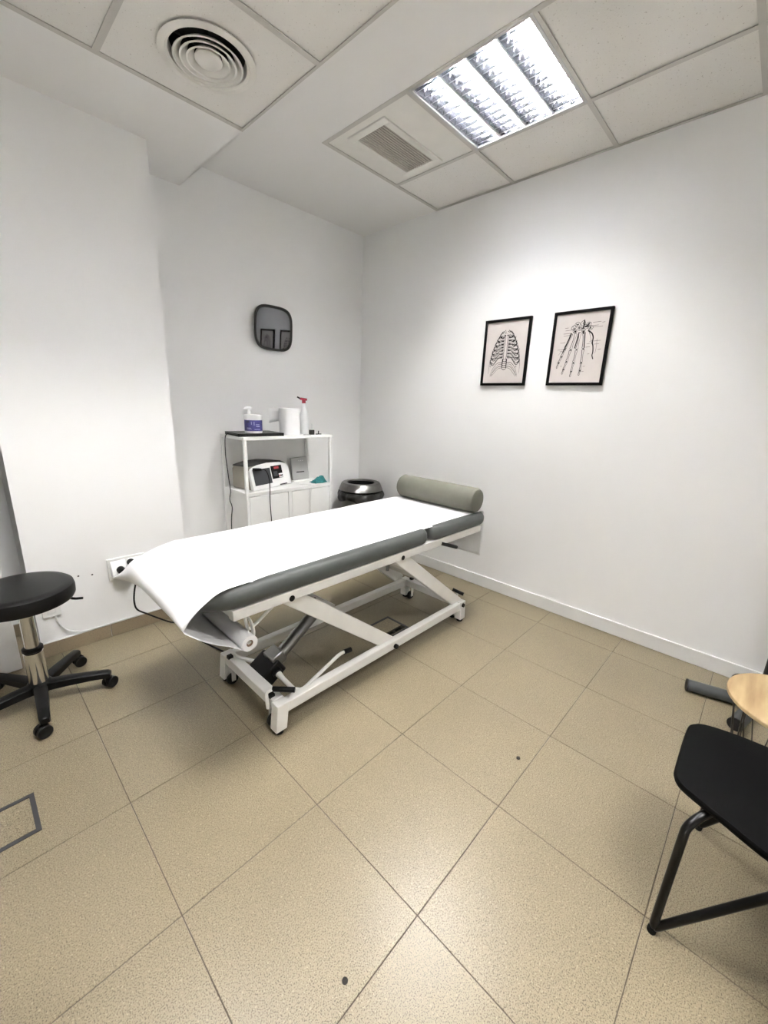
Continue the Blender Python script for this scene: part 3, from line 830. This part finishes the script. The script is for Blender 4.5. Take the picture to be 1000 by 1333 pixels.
# electrotherapy device on the middle shelf
ZM = 0.738
dv = thing('therapy_device', 'white therapy device with grey screen on the middle shelf', 'medical device', (1.38, 0.42, ZM))
DM = Matrix.Translation((1.205, 0.322, ZM)) @ Matrix.Rotation(math.radians(15), 4, 'Z')
def dvp(x, y, z): return tuple(DM @ Vector((x, y, z)))
def dv_prism(prof, x0, x1): return MB().stack([[dvp(x, p[0], p[1]) for p in prof] for x in (x0, x1)])
WD = 0.40
bodyp = [(0.020, 0.006), (0.215, 0.006), (0.222, 0.020), (0.222, 0.150), (0.205, 0.172), (0.090, 0.176), (0.060, 0.160)]
dv_prism(bodyp, 0.006, WD - 0.006).build('case', 'device_beige', dv, bevel=0.004)
MB().stack([[dvp(x, p[0], p[1]) for p in ((0.005, 0.004), (0.032, 0.004), (0.033 + 0.2473 * (0.146 + h), 0.150 + h), (0.005 + 0.2473 * (0.150 + h), 0.154 + h))] for x, h in ((0.0, -0.012), (0.02, 0.006), (0.09, 0.024), (WD * 0.5, 0.032), (WD - 0.09, 0.026), (WD - 0.02, 0.008), (WD, -0.02))]).build('front_panel', 'device_white', dv, bevel=0.004)
MB().stack([[dvp(x, p[0], p[1]) for p in ((0.066, 0.172), (0.215, 0.168), (0.205, 0.180 + h), (0.090, 0.182 + h))] for x, h in ((0.0, 0.0), (0.10, 0.016), (0.22, 0.016), (WD - 0.03, 0.0))]).build('top_cover', 'device_dark', dv, bevel=0.004)
def on_panel(x0, x1, s0, s1, lift, th=0.002):
    """rectangle lying on the sloping front; s along the slope"""
    p0, p1 = Vector((0.005, 0.004)), Vector((0.0458, 0.169))
    dd = (p1 - p0); L = dd.length; dd.normalize(); nn = Vector((-dd.y, dd.x))
    def P(s, o): return p0 + dd * (s * L) + nn * o
    prof = [P(s0, lift), P(s1, lift), P(s1, lift + th), P(s0, lift + th)]
    return dv_prism([(p.x, p.y) for p in prof], x0, x1)
on_panel(0.025, 0.195, 0.20, 0.88, 0.0008).build('screen', 'screen_grey', dv)
on_panel(0.205, 0.318, 0.36, 0.93, 0.0008).build('control_panel', 'panel_black', dv)
on_panel(0.235, 0.285, 0.78, 0.88, 0.003).build('display', 'panel_red', dv)
on_panel(0.275, 0.316, 0.38, 0.56, 0.003).build('key_label', 'device_white', dv)
for q_ in range(3):
    on_panel(0.277 + q_ * 0.0135, 0.286 + q_ * 0.0135, 0.42, 0.50, 0.005).build('button', 'panel_red' if q_ == 0 else 'panel_black', dv)
m_ = MB(); c_ = dvp(0.245, 0.026, 0.105)
on_panel(0.222, 0.262, 0.46, 0.68, 0.003).build('dial', 'screen_grey', dv)
on_panel(0.270, 0.345, 0.035, 0.085, 0.0008).build('nameplate', 'device_dark', dv)
MB().bar(dvp(0.02, 0.02, 0.158), dvp(0.085, 0.018, 0.150), 0.03, 0.018).build('probe', 'black_plastic', dv, bevel=0.005)
pt = [dvp(0.075, 0.014, 0.150), dvp(0.105, -0.004, 0.146), dvp(0.120, -0.016, 0.115), dvp(0.122, -0.028, 0.060), (1.308, 0.287, 0.740), (1.304, 0.285, 0.700), (1.305, 0.283, 0.60), (1.310, 0.283, 0.50), (1.315, 0.28, 0.30), (1.33, 0.27, 0.02), (1.37, 0.26, 0.006)]
MB().tube(smooth_path(pt, 5), 0.0030, 8).build('probe_cable', 'black_plastic', dv)
rt = thing('router', 'upright grey plastic router leaning at the back of middle shelf', 'router', (1.735, 0.50, ZM))
MB().stack([[(1.640, 0.482, ZM + 0.006), (1.800, 0.482, ZM + 0.006), (1.800, 0.512, ZM + 0.006), (1.640, 0.512, ZM + 0.006)],
            [(1.635, 0.505, ZM + 0.190), (1.791, 0.505, ZM + 0.198), (1.791, 0.528, ZM + 0.198), (1.635, 0.528, ZM + 0.190)]]).build('case', 'router_grey', rt, bevel=0.004)
MB().box(1.635, 1.810, 0.470, 0.530, ZM, ZM + 0.012).build('foot', 'white_laminate', rt, bevel=0.004)
for k in range(4):
    MB().box(1.713 + k * 0.013, 1.676 + k * 0.013, 0.4885, 0.4925, ZM + 0.072, ZM + 0.080).build('mark', 'dark_grey_metal', rt)
for k in range(3):
    MB().box(1.705 + k * 0.018, 1.711 + k * 0.018, 0.4985, 0.5025, ZM + 0.164, ZM + 0.169).build('indicator', 'white_laminate', rt)
def cloth(u, v):
    x = 1.735 + 0.125 * u; y = 0.315 + 0.09 * v
    e = min(u, 1 - u, v, 1 - v) * 4
    z = ZM + 0.002 + min(1, e) * (0.016 + 0.030 * u + 0.012 * math.sin(u * 11 + v * 3) + 0.010 * math.sin(v * 13 + u * 5))
    return (x + 0.006 * math.sin(v * 9), y + 0.006 * math.sin(u * 8), z)
tag(MB().grid(cloth, 20, 14).build('glove', 'teal_cloth', at=(1.80, 0.36, ZM), solid=0.0015), 'crumpled teal cloth lying at the right end of the middle shelf', 'cloth')
wc = smooth_path([(1.600, 0.45, ZM + 0.01), (1.595, 0.40, ZM + 0.028), (1.605, 0.385, ZM + 0.022), (1.612, 0.36, ZM + 0.006), (1.635, 0.335, ZM + 0.006), (1.672, 0.315, ZM + 0.005), (1.676, 0.291, ZM + 0.002), (1.672, 0.289, 0.66), (1.668, 0.289, 0.55), (1.665, 0.289, 0.40)], 5)
tag(MB().tube(wc, 0.003, 8).build('charger_cable', 'white_laminate', at=(1.65, 0.33, ZM)), 'white cable hanging over the front edge of the middle shelf', 'cable')

# ------------------------------------------------------------------ waste bin
wx_, wy_ = 2.305, 0.388
wb = thing('waste_bin', 'round brushed steel waste bin with a black bag in the corner', 'waste bin', (wx_, wy_, 0))
MB().lathe([(0.0005, 0.0), (0.175, 0.0), (0.180, 0.006), (0.190, 0.600), (0.184, 0.600), (0.174, 0.010), (0.0005, 0.010)], (wx_, wy_, 0), 48).build('body', 'brushed_steel', wb)
def bag(u, v):
    t = 2 * PI * u
    r = 0.195 + 0.016 * math.sin(v * PI) + 0.006 * math.sin(t * 9 + v * 3) + 0.004 * math.sin(t * 17)
    z = 0.602 - 0.085 * v - 0.016 * v * math.sin(t * 3 + 1) - 0.008 * v * math.sin(t * 7)
    return (wx_ + r * math.cos(t), wy_ + r * math.sin(t), z)
MB().grid(bag, 90, 10).build('bin_bag', 'bag_plastic', wb, solid=0.001)
MB().lathe([(0.128, 0.680), (0.168, 0.680), (0.176, 0.674), (0.200, 0.618), (0.197, 0.613), (0.189, 0.613), (0.150, 0.664), (0.126, 0.668)], (wx_, wy_, 0), 56, close=True).build('lid', 'brushed_steel', wb)
MB().lathe([(0.128, 0.672), (0.140, 0.590), (0.0005, 0.570)], (wx_, wy_, 0), 40).build('lid_funnel', 'dark_inside', wb)

# ------------------------------------------------------------------ mirror
mx_, mz_ = 1.578, 1.897
mr = thing('wall_mirror', 'grey framed rounded square mirror hung above the shelf unit', 'mirror', (mx_, YB, mz_))
def sq(a, b, n=64, p=3.6):
    out = []
    for k in range(n):
        t = 2 * PI * k / n
        c, s = math.cos(t), math.sin(t)
        out.append((a * math.copysign(abs(c) ** (2 / p), c), b * math.copysign(abs(s) ** (2 / p), s)))
    return out
TILT = 0.02
def mring(a, y): return [(mx_ + p[0], y, mz_ + p[1]) for p in sq(a, a * 0.98)]
rings = [mring(0.120, YB - 0.002), mring(0.140, YB - 0.006), mring(0.158, YB - 0.034), mring(0.160, YB - 0.042), mring(0.157, YB - 0.047), mring(0.148, YB - 0.047), mring(0.142, YB - 0.040), mring(0.142, YB - 0.034)]
n = 64
mb = MB().add([p for r in rings for p in r], [(i * n + k, i * n + (k + 1) % n, (i + 1) * n + (k + 1) % n, (i + 1) * n + k) for i in range(len(rings) - 1) for k in range(n)] + [tuple(range(n))])
mb.build('frame', 'mirror_frame', mr)
MB().add(mring(0.1425, YB - 0.038) + mring(0.1425, YB - 0.034), [tuple(range(n)), tuple(n + k for k in range(n))] + [(k, (k + 1) % n, n + (k + 1) % n, n + k) for k in range(n)]).build('glass', 'mirror_glass', mr)

mr.location.y -= 0.009
mr.rotation_euler = (0.062, 0, -0.031)        # it leans a little into the room

# ------------------------------------------------------------------ pictures
def picture(y_left, y_right, z0, z1, label, draw):
    yc = (y_left + y_right) / 2
    t = thing('framed_print', label, 'picture', (XR, yc, z0))
    fw, dp = 0.0165, 0.020
    w, h = y_left - y_right, z1 - z0
    for a, b, c, d in ((y_right, y_left, z0, z0 + fw), (y_right, y_left, z1 - fw, z1), (y_right, y_right + fw, z0 + fw, z1 - fw), (y_left - fw, y_left, z0 + fw, z1 - fw)):
        MB().box(XR - dp, XR - 0.0015, a, b, c, d).build('frame_rail', 'picture_frame', t, bevel=0.0012, seg=1)
    xp = XR - 0.011
    MB().box(xp, XR - 0.003, y_right + fw, y_left - fw, z0 + fw, z1 - fw).build('print', 'print_paper', t)
    pw_, ph_ = w - 2 * fw, h - 2 * fw
    def P(u, v): return Vector((xp - 0.0006, y_left - fw - u * pw_, z0 + fw + v * ph_))
    layers = {'ink': MB(), 'ink_pale': MB()}
    def stroke(pts, wid, m='ink', wid2=None, k=4):
        path = smooth_path([P(u, v) for u, v in pts], k) if len(pts) > 2 else [P(u, v) for u, v in pts]
        L, Rr = [], []
        N = len(path)
        for i, p in enumerate(path):
            tt = (path[min(i + 1, N - 1)] - path[max(i - 1, 0)]).normalized()
            nn = Vector((0, -tt.z, tt.y))
            wid_ = wid * 1.45
            ww = wid_ + ((wid2 * 1.45 if wid2 is not None else wid_) - wid_) * i / max(1, N - 1)
            L.append(p + nn * ww / 2); Rr.append(p - nn * ww / 2)
        layers[m].add(L + Rr, [(i, i + 1, N + i + 1, N + i) for i in range(N - 1)])
    draw(stroke)
    for m, mb in layers.items():
        if mb.v: mb.build('drawing', m, t, smooth=False)
    return t
rnd = random.Random(3)
def ribcage(S):
    cx = 0.505
    def half(v):                       # half width of the cage at height v
        t = max(0.0, min(1.0, (0.86 - v) / 0.72))
        return 0.035 + 0.345 * math.sin(min(1, t * 1.15) * PI / 2) ** 0.62
    for s in (-1, 1):
        S([(cx + s * half(v), v) for v in (0.86, 0.80, 0.72, 0.62, 0.52, 0.42, 0.32, 0.24, 0.16)], 0.0026, 'ink', 0.001)
        S([(cx + s * (half(v) - 0.02), v) for v in (0.80, 0.72, 0.62, 0.52, 0.42, 0.32)], 0.0012, 'ink')
        for i in range(9):
            v0 = 0.765 - i * 0.052                 # at the breastbone
            ve = v0 + 0.040 - i * 0.006
            vs = v0 + 0.010 - i * 0.016
            hw = half(vs)
            if i < 7:
                for dv_, w_ in ((0, 0.0028), (0.020, 0.0016)):
                    S([(cx + s * 0.045, v0 - 0.012 + dv_), (cx + s * (0.045 + (hw - .045) * .35), v0 - 0.020 - i * .004 + dv_), (cx + s * (0.045 + (hw - .045) * .75), vs - 0.035 + dv_ - i * .006), (cx + s * hw, vs + dv_)], w_, 'ink')
                S([(cx + s * (hw * .98), vs + 0.01), (cx + s * hw * 0.72, vs + 0.052), (cx + s * 0.10, vs + 0.066 - i * 0.004), (cx + s * 0.05, vs + 0.045)], 0.0030, 'ink', 0.001)
                S([(cx + s * 0.055, v0 - 0.026), (cx + s * 0.12, v0 - 0.032)], 0.0055, 'ink', 0.002)
                S([(cx + s * (hw - 0.01), vs - 0.018), (cx + s * (hw - 0.09), vs - 0.040)], 0.0055, 'ink', 0.001)
            else:
                k = i - 7
                S([(cx + s * 0.05, 0.335 - k * 0.055), (cx + s * 0.16, 0.335 - k * 0.07), (cx + s * 0.27, 0.25 - k * 0.07), (cx + s * 0.335, 0.13 - k * 0.02)], 0.0026, 'ink', 0.0012)
                S([(cx + s * 0.05, 0.310 - k * 0.055), (cx + s * 0.15, 0.305 - k * 0.07), (cx + s * 0.25, 0.225 - k * 0.07), (cx + s * 0.305, 0.13 - k * 0.02)], 0.0018, 'ink', 0.001)
    for s in (-1, 1):
        S([(cx + s * 0.035, 0.79), (cx + s * 0.026, 0.70), (cx + s * 0.030, 0.58), (cx + s * 0.038, 0.46), (cx + s * 0.018, 0.38)], 0.0020, 'ink')
        S([(cx + s * 0.045, 0.40), (cx + s * 0.050, 0.33), (cx + s * 0.050, 0.24)], 0.0060, 'ink', 0.003)
    for k in range(26):
        u = cx + rnd.uniform(-0.11, 0.11); v = 0.80 + rnd.uniform(-0.025, 0.045) - abs(u - cx) * 0.2
        S([(u, v), (u + rnd.uniform(-0.035, 0.035), v + rnd.uniform(-0.015, 0.015))], 0.0035, 'ink', 0.001)
    for k in range(5):
        S([(cx - 0.045, 0.36 - k * 0.032), (cx, 0.352 - k * 0.032), (cx + 0.045, 0.36 - k * 0.032)], 0.0030, 'ink_pale' if k % 2 else 'ink')
    for k in range(60):
        s = rnd.choice((-1, 1)); v = rnd.uniform(0.25, 0.75); u = cx + s * rnd.uniform(0.55, 0.98) * half(v)
        S([(u, v), (u + s * 0.03, v + rnd.uniform(0.0, 0.03))], 0.0016, 'ink')
def hand(S):
    def bone(a, b, w0, w1, m='ink'):
        a, b = Vector(a), Vector(b)
        d = (b - a).normalized(); n_ = Vector((-d.y, d.x))
        for s in (-1, 1):
            S([tuple(a + n_ * s * w0), tuple(a * .7 + b * .3 + n_ * s * (w0 + w1) * .30), tuple(a * .3 + b * .7 + n_ * s * (w0 + w1) * .30), tuple(b + n_ * s * w1)], 0.0022 if s < 0 else 0.0014, m)
        S([tuple(a - n_ * w0), tuple(a - d * .012), tuple(a + n_ * w0)], 0.0016, m)
        S([tuple(b - n_ * w1), tuple(b + d * .014), tuple(b + n_ * w1)], 0.0018, m)
    chains = [[(0.34, 0.72), (0.24, 0.50), (0.19, 0.385), (0.15, 0.30), (0.125, 0.225)],
              [(0.42, 0.72), (0.355, 0.48), (0.31, 0.31), (0.27, 0.20), (0.25, 0.135)],
              [(0.50, 0.73), (0.475, 0.48), (0.45, 0.29), (0.43, 0.165), (0.42, 0.095)],
              [(0.57, 0.73), (0.60, 0.485), (0.60, 0.29), (0.60, 0.175), (0.585, 0.115)]]
    for ch in chains:
        for i in range(4):
            a, b = Vector(ch[i]), Vector(ch[i + 1])
            bone(tuple(a.lerp(b, 0.06)), tuple(a.lerp(b, 0.93)), 0.026 - i * 0.003, 0.023 - i * 0.003)
        for i in range(1, 4):
            for k in range(4):
                S([(ch[i][0] + rnd.uniform(-.02, .02), ch[i][1] + rnd.uniform(-.015, .015)), (ch[i][0] + rnd.uniform(-.02, .02), ch[i][1] + rnd.uniform(-.015, .015))], 0.002)
    S([(0.335, 0.72), (0.29, 0.62), (0.235, 0.50), (0.20, 0.44)], 0.0042)
    S([(0.475, 0.73), (0.455, 0.62), (0.43, 0.50)], 0.0042)
    S([(0.59, 0.72), (0.60, 0.62), (0.615, 0.50)], 0.0042)
    S([(0.64, 0.745), (0.72, 0.70), (0.755, 0.64), (0.755, 0.57), (0.775, 0.52), (0.790, 0.44), (0.785, 0.39), (0.81, 0.335)], 0.0052, 'ink', 0.0036)
    S([(0.66, 0.73), (0.70, 0.66), (0.725, 0.60), (0.745, 0.55)], 0.0014)
    for (u, v, r) in ((0.36, 0.80, .045), (0.43, 0.84, .05), (0.39, 0.75, .04), (0.48, 0.78, .04), (0.53, 0.85, .05), (0.59, 0.80, .045), (0.64, 0.83, .045), (0.55, 0.75, .035), (0.68, 0.78, .045)):
        S([(u + r * math.cos(t) * rnd.uniform(.8, 1.1), v + r * .7 * math.sin(t)) for t in [k * PI / 4 for k in range(9)]], 0.0016)
        for k in range(4):
            S([(u + rnd.uniform(-r, r) * .7, v + rnd.uniform(-r, r) * .5), (u + rnd.uniform(-r, r) * .7, v + rnd.uniform(-r, r) * .5)], 0.0024)
    S([(0.545, 0.90), (0.55, 0.83), (0.53, 0.77)], 0.0048); S([(0.56, 0.80), (0.64, 0.81)], 0.005); S([(0.55, 0.74), (0.56, 0.70)], 0.006); S([(0.385, 0.75), (0.415, 0.74)], 0.007)
    for (u0, u1, v) in ((0.19, 0.26, .80), (0.20, 0.34, .765), (0.17, 0.33, .72), (0.18, 0.30, .69), (0.13, 0.23, .59), (0.09, 0.22, .49), (0.14, 0.21, .465), (0.71, 0.86, .85), (0.88, 0.93, .84), (0.70, 0.82, .805), (0.72, 0.90, .785), (0.77, 0.90, .59), (0.79, 0.88, .545), (0.64, 0.72, .51), (0.65, 0.71, .555), (0.69, 0.73, .41), (0.64, 0.68, .235), (0.63, 0.67, .16), (0.19, 0.23, .245), (0.87, 0.93, .47)):
        S([(u0, v), (u1, v + 0.004)], 0.0016, 'ink_pale')
    S([(0.83, 0.62), (0.84, 0.50), (0.83, 0.42)], 0.0012, 'ink_pale'); S([(0.69, 0.58), (0.76, 0.61)], 0.001, 'ink_pale'); S([(0.12, 0.41), (0.17, 0.46)], 0.001, 'ink_pale')
picture(-0.645, -0.983, 1.535, 1.968, 'black framed anatomical drawing of a rib cage on white wall', ribcage)
picture(-1.131, -1.470, 1.535, 1.968, 'black framed anatomical drawing of hand bones on white wall', hand)

# ------------------------------------------------------------------ socket, plugs and cables on the pier
so = thing('wall_socket', 'white twin wall socket low on the pier behind the table', 'socket', (0.36, YP, 0.40))
MB().box(0.262, 0.455, YP - 0.012, YP, 0.345, 0.475).build('plate', 'socket_plastic', so, bevel=0.004)
for x0, x1 in ((0.275, 0.352), (0.362, 0.440)):
    MB().stack([[(x0, YP - 0.012, 0.372), (x1, YP - 0.012, 0.372), (x1, YP - 0.012, 0.462), (x0, YP - 0.012, 0.462)],
                [(x0, YP - 0.062, 0.372), (x1, YP - 0.062, 0.372), (x1, YP - 0.030, 0.450), (x0, YP - 0.030, 0.450)]]).build('socket_hood', 'socket_plastic', so, bevel=0.004)
for (x, z, lab) in ((0.314, 0.420, 'round black plug in the left socket of the pier'), (0.368, 0.452, 'round black plug in the right socket of the pier')):
    p = thing('plug', lab, 'plug', (x, YP - 0.06, z))
    MB().tube([(x, YP - 0.058, z), (x, YP - 0.075, z), (x, YP - 0.095, z - 0.004)], [0.020, 0.021, 0.016], 18).build('body', 'black_plastic', p)
    MB().tube([(x, YP - 0.094, z - 0.004), (x + 0.02, YP - 0.112, z - 0.010), (x + 0.03, YP - 0.112, z - 0.03)], [0.010, 0.007, 0.005], 10).build('strain_relief', 'black_plastic', p)
cb = smooth_path([(0.356, 0.188, 0.370), (0.372, 0.205, 0.340), (0.366, 0.235, 0.27), (0.362, 0.25, 0.20), (0.372, 0.25, 0.145), (0.42, 0.245, 0.100), (0.48, 0.235, 0.050), (0.535, 0.215, 0.012), (0.575, 0.18, 0.006), (0.60, 0.08, 0.005), (0.575, 0.0, 0.005), (0.60, -0.15, 0.005), (0.66, -0.40, 0.005), (0.67, -0.60, 0.02), (0.66, -0.70, 0.09)], 6)
tag(MB().tube(cb, 0.0048, 8).build('mains_cable', 'black_plastic', at=(0.45, 0.22, 0.1)), 'thick black mains cable looping from the socket to the floor', 'cable')
cb = smooth_path([(0.436, 0.188, 0.395), (0.50, 0.17, 0.25), (0.548, 0.168, 0.12), (0.560, 0.165, 0.060), (0.585, 0.150, 0.018), (0.570, 0.115, 0.005), (0.555, 0.085, 0.005), (0.585, 0.06, 0.005), (0.65, 0.10, 0.004), (0.80, 0.20, 0.004)], 6)
tag(MB().tube(cb, 0.0032, 8).build('thin_cable', 'black_plastic', at=(0.56, 0.1, 0.01)), 'thin black cable curling on floor tiles by the skirting', 'cable')
cb = smooth_path([(0.003, YP - 0.006, 0.226), (0.010, YP - 0.008, 0.185), (0.030, YP - 0.010, 0.140), (0.060, YP - 0.012, 0.112), (0.110, YP - 0.011, 0.093), (0.180, YP - 0.011, 0.088), (0.300, YP - 0.011, 0.088), (0.550, YP - 0.011, 0.088)], 6)
tag(MB().tube(cb, 0.0032, 8).build('white_cable', 'white_trim', at=(0.05, YP, 0.1)), 'thin white cable running down to the pier skirting', 'cable')
bxp = thing('cable_box', 'small white cable outlet behind the stool on the pier', 'socket', (-0.01, YP, 0.25))
MB().box(-0.050, 0.030, YP - 0.010, YP, 0.225, 0.305).build('plate', 'socket_plastic', bxp, bevel=0.003)
MB().box(-0.028, 0.008, YP - 0.013, YP - 0.010, 0.245, 0.285).build('blank', 'white_trim', bxp, bevel=0.002)
for x, z, lab in ((0.128, 0.414, 'tiny dark screw in the pier, the one closer to the stool'), (0.190, 0.405, 'tiny dark screw in the pier, the one closer to the socket')):
    tag(MB().lathe([(0.0005, -0.002), (0.0035, -0.002), (0.0045, 0.0), (0.0005, 0.0)], (x, YP, z), 12, axis='Y').build('wall_screw', 'dark_grey_metal', at=(x, YP, z)), lab, 'screw', 'screws left in the pier')

# ------------------------------------------------------------------ floor boxes and screws
def floor_box(x0, x1, y0, y1, label, flap):
    t = thing('floor_box', label, 'floor box', ((x0 + x1) / 2, (y0 + y1) / 2, 0))
    w = 0.014
    fr = MB()
    for a, b, c, d in ((x0, x1, y0, y0 + w), (x0, x1, y1 - w, y1), (x0, x0 + w, y0 + w, y1 - w), (x1 - w, x1, y0 + w, y1 - w)):
        fr.box(a, b, c, d, 0.0004, 0.0030)
    fr.build('frame', 'floor_box_metal', t)
    MB().box(x0 + w + .002, x1 - w - .002, y0 + w + .002, y1 - w - .002, 0.0004, 0.0022).build('lid', 'floor_tile', t)
    if flap:
        f = MB().box(x0 + w + 0.004, x1 - w - 0.004, y0 + w + 0.004, y0 + w + 0.040, 0.0022, 0.0034).build('cable_flap', 'floor_box_dark', t)
        for k in (0.2, 0.55):
            xx = x0 + (x1 - x0) * k
            MB().box(xx, xx + 0.05, y0 + w + 0.012, y0 + w + 0.026, 0.0034, 0.0050).build('cable_slot', 'dark_inside', f)
floor_box(-0.47, -0.229, -0.826, -0.643, 'steel framed floor box set in tiles near the rolling stool', False)
floor_box(1.395, 1.607, -0.835, -0.645, 'steel framed floor box with cable flap under the treatment table', True)
for (x, y, lab) in ((0.229, -1.798, 'small dark screw cap in the floor tile alone'), (1.167, -1.795, 'small brown chip of grit lying on the floor tile')):
    if x < 1:
        o = thing('screw_cap', lab, 'screw', (x, y, 0))
        MB().lathe([(0.0045, 0.0003), (0.0075, 0.0003), (0.0075, 0.0016), (0.0045, 0.0016)], (x, y, 0), 20, close=True).build('ring', 'floor_box_dark', o)
        MB().lathe([(0.0005, 0.0003), (0.0044, 0.0003), (0.0044, 0.0010), (0.0005, 0.0010)], (x, y, 0), 16).build('head', 'floor_box_dark', o)
    else:
        o = MB()
        o.stack([[(x + r * math.cos(t) * 1.2, y + r * math.sin(t), z) for t in [k * 2 * PI / 7 + .2 * k % .3 for k in range(7)]] for r, z in ((0.008, 0.0), (0.007, 0.003), (0.003, 0.005))])
        tag(o.build('grit', 'floor_box_dark', at=(x, y, 0)), lab, 'grit')

# ------------------------------------------------------------------ chair
chx, chy = 1.08, -2.48
ch = thing('meeting_chair', 'black moulded chair on bent black steel legs by round table', 'chair', (chx, chy, 0))
out = [(1.040, -2.276), (1.220, -2.276), (1.262, -2.288), (1.284, -2.325), (1.292, -2.42), (1.300, -2.56), (1.285, -2.66), (1.230, -2.695), (1.080, -2.70), (0.930, -2.695), (0.868, -2.66), (0.858, -2.56), (0.884, -2.45), (0.935, -2.345), (0.965, -2.296), (0.995, -2.280)]
loop = []
N = len(out)
for i in range(N):
    a, b, c, d = (Vector((*out[(i + k) % N], 0)) for k in (-1, 0, 1, 2))
    for j in range(4):
        t = j / 4
        loop.append(0.5 * ((2 * b) + (c - a) * t + (2 * a - 5 * b + 4 * c - d) * t * t + (3 * b - a - 3 * c + d) * t ** 3))
cen = Vector((1.08, -2.50, 0))
def seat_ring(ins, z):
    rg = []
    for p in loop:
        v = (p - cen); L = v.length
        q = cen + v * (1 - ins / L)
        dip = 0.012 * max(0, (q.y + 2.40) / 0.13)      # front edge rolls down
        rg.append((q.x, q.y, z - dip))
    return rg
MB().stack([seat_ring(0.014, 0.424), seat_ring(0.004, 0.427), seat_ring(0.0, 0.434), seat_ring(0.0, 0.440), seat_ring(0.004, 0.446), seat_ring(0.012, 0.448), seat_ring(0.10, 0.444)]).build('seat', 'chair_shell', ch)
def back(u, v):
    a = (u - 0.5) * 2
    return (1.08 + 0.20 * a * (1 - 0.06 * v), -2.735 - 0.09 * v + 0.045 * a * a, 0.56 + 0.29 * v - 0.02 * a * a * v)
MB().grid(back, 16, 8).build('backrest', 'chair_shell', ch, solid=0.012)
tr_ = 0.0105
for (fx, s) in ((0.893, 1), (1.345, -1)):
    fy = -2.322 if s > 0 else -2.372
    pth = round_bends([(fx + s * 0.12, fy - 0.078, 0.414), (fx + s * 0.035, fy - 0.030, 0.408), (fx + s * 0.004, fy - 0.008, 0.380), (fx, fy, 0.012), (fx + s * 0.048, -2.572, 0.405), (fx + s * 0.054, -2.600, 0.413), (fx + s * 0.056, -2.66, 0.413)], 0.022, 5)
    MB().tube(pth, tr_, 12).build('front_leg', 'black_paint', ch)
    pth = round_bends([(fx + s * 0.075, -2.62, 0.413), (fx + s * 0.05, -2.72, 0.420), (fx + s * 0.02, -2.86, 0.011)], 0.02, 5)
    MB().tube(pth, tr_, 12).build('rear_leg', 'black_paint', ch)
    MB().tube(round_bends([(fx + s * 0.10, -2.64, 0.413), (fx + s * 0.10, -2.74, 0.44), (fx + s * 0.10, -2.775, 0.70)], 0.04, 5), tr_, 12).build('back_support', 'black_paint', ch)
    MB().tube([(fx, fy + 0.001, 0.0), (fx, fy, 0.014)], 0.011, 12).build('foot_cap', 'rubber', ch)

# ------------------------------------------------------------------ round side table
tcx, tcy, tz = 1.640, -2.545, 0.42
tb = thing('side_table', 'round light wood side table on a dark wire base', 'side table', (tcx, tcy, 0))
MB().lathe([(0.0005, tz - 0.016), (0.196, tz - 0.016), (0.2, tz - 0.012), (0.2, tz - 0.002), (0.198, tz), (0.0005, tz)], (tcx, tcy, 0), 72).build('table_top', 'ash_wood', tb)
for rr, zz in ((0.175, tz - 0.019), (0.125, 0.0045)):
    MB().tube([(tcx + rr * math.cos(2 * PI * k / 48), tcy + rr * math.sin(2 * PI * k / 48), zz) for k in range(49)], 0.003 if zz > 0.1 else 0.004, 8, caps=False).build('ring', 'wire', tb)
for k in range(9):
    a = 2 * PI * k / 9 + 0.1
    for sgn in (-1, 1):
        b = a + sgn * PI / 9
        MB().tube([(tcx + 0.175 * math.cos(a), tcy + 0.175 * math.sin(a), tz - 0.019), (tcx + 0.125 * math.cos(b), tcy + 0.125 * math.sin(b), 0.005)], 0.0022, 6).build('wire_leg', 'wire', tb)

# ------------------------------------------------------------------ stand by the right wall
gx, gy = 2.275, -2.480
gs = thing('folding_stand', 'dark grey post on thick tubular feet by the white wall', 'stand', (gx, gy, 0))
for (ex_, ey_) in ((2.206, -2.215), (2.030, -2.420), (2.470, -2.405), (2.330, -2.74)):
    f = MB().tube([(gx, gy, 0.032), (ex_, ey_, 0.032)], 0.030, 20).build('foot', 'table_grey', gs)
    dd = (Vector((ex_, ey_, 0)) - Vector((gx, gy, 0))).normalized()
    MB().tube([(ex_ - dd.x * 0.002, ey_ - dd.y * 0.002, 0.032), (ex_ + dd.x * 0.004, ey_ + dd.y * 0.004, 0.032)], 0.0312, 20).build('end_cap', 'dark_grey_metal', f)
MB().tube([(gx + 0.03, gy - 0.02, 0.0), (gx + 0.03, gy - 0.02, 1.55)], 0.026, 20).build('post', 'dark_grey_metal', gs)
MB().lathe([(0.0005, 0.02), (0.05, 0.02), (0.05, 0.075), (0.035, 0.085), (0.0005, 0.085)], (gx + 0.03, gy - 0.02, 0), 24).build('hub', 'dark_grey_metal', gs)
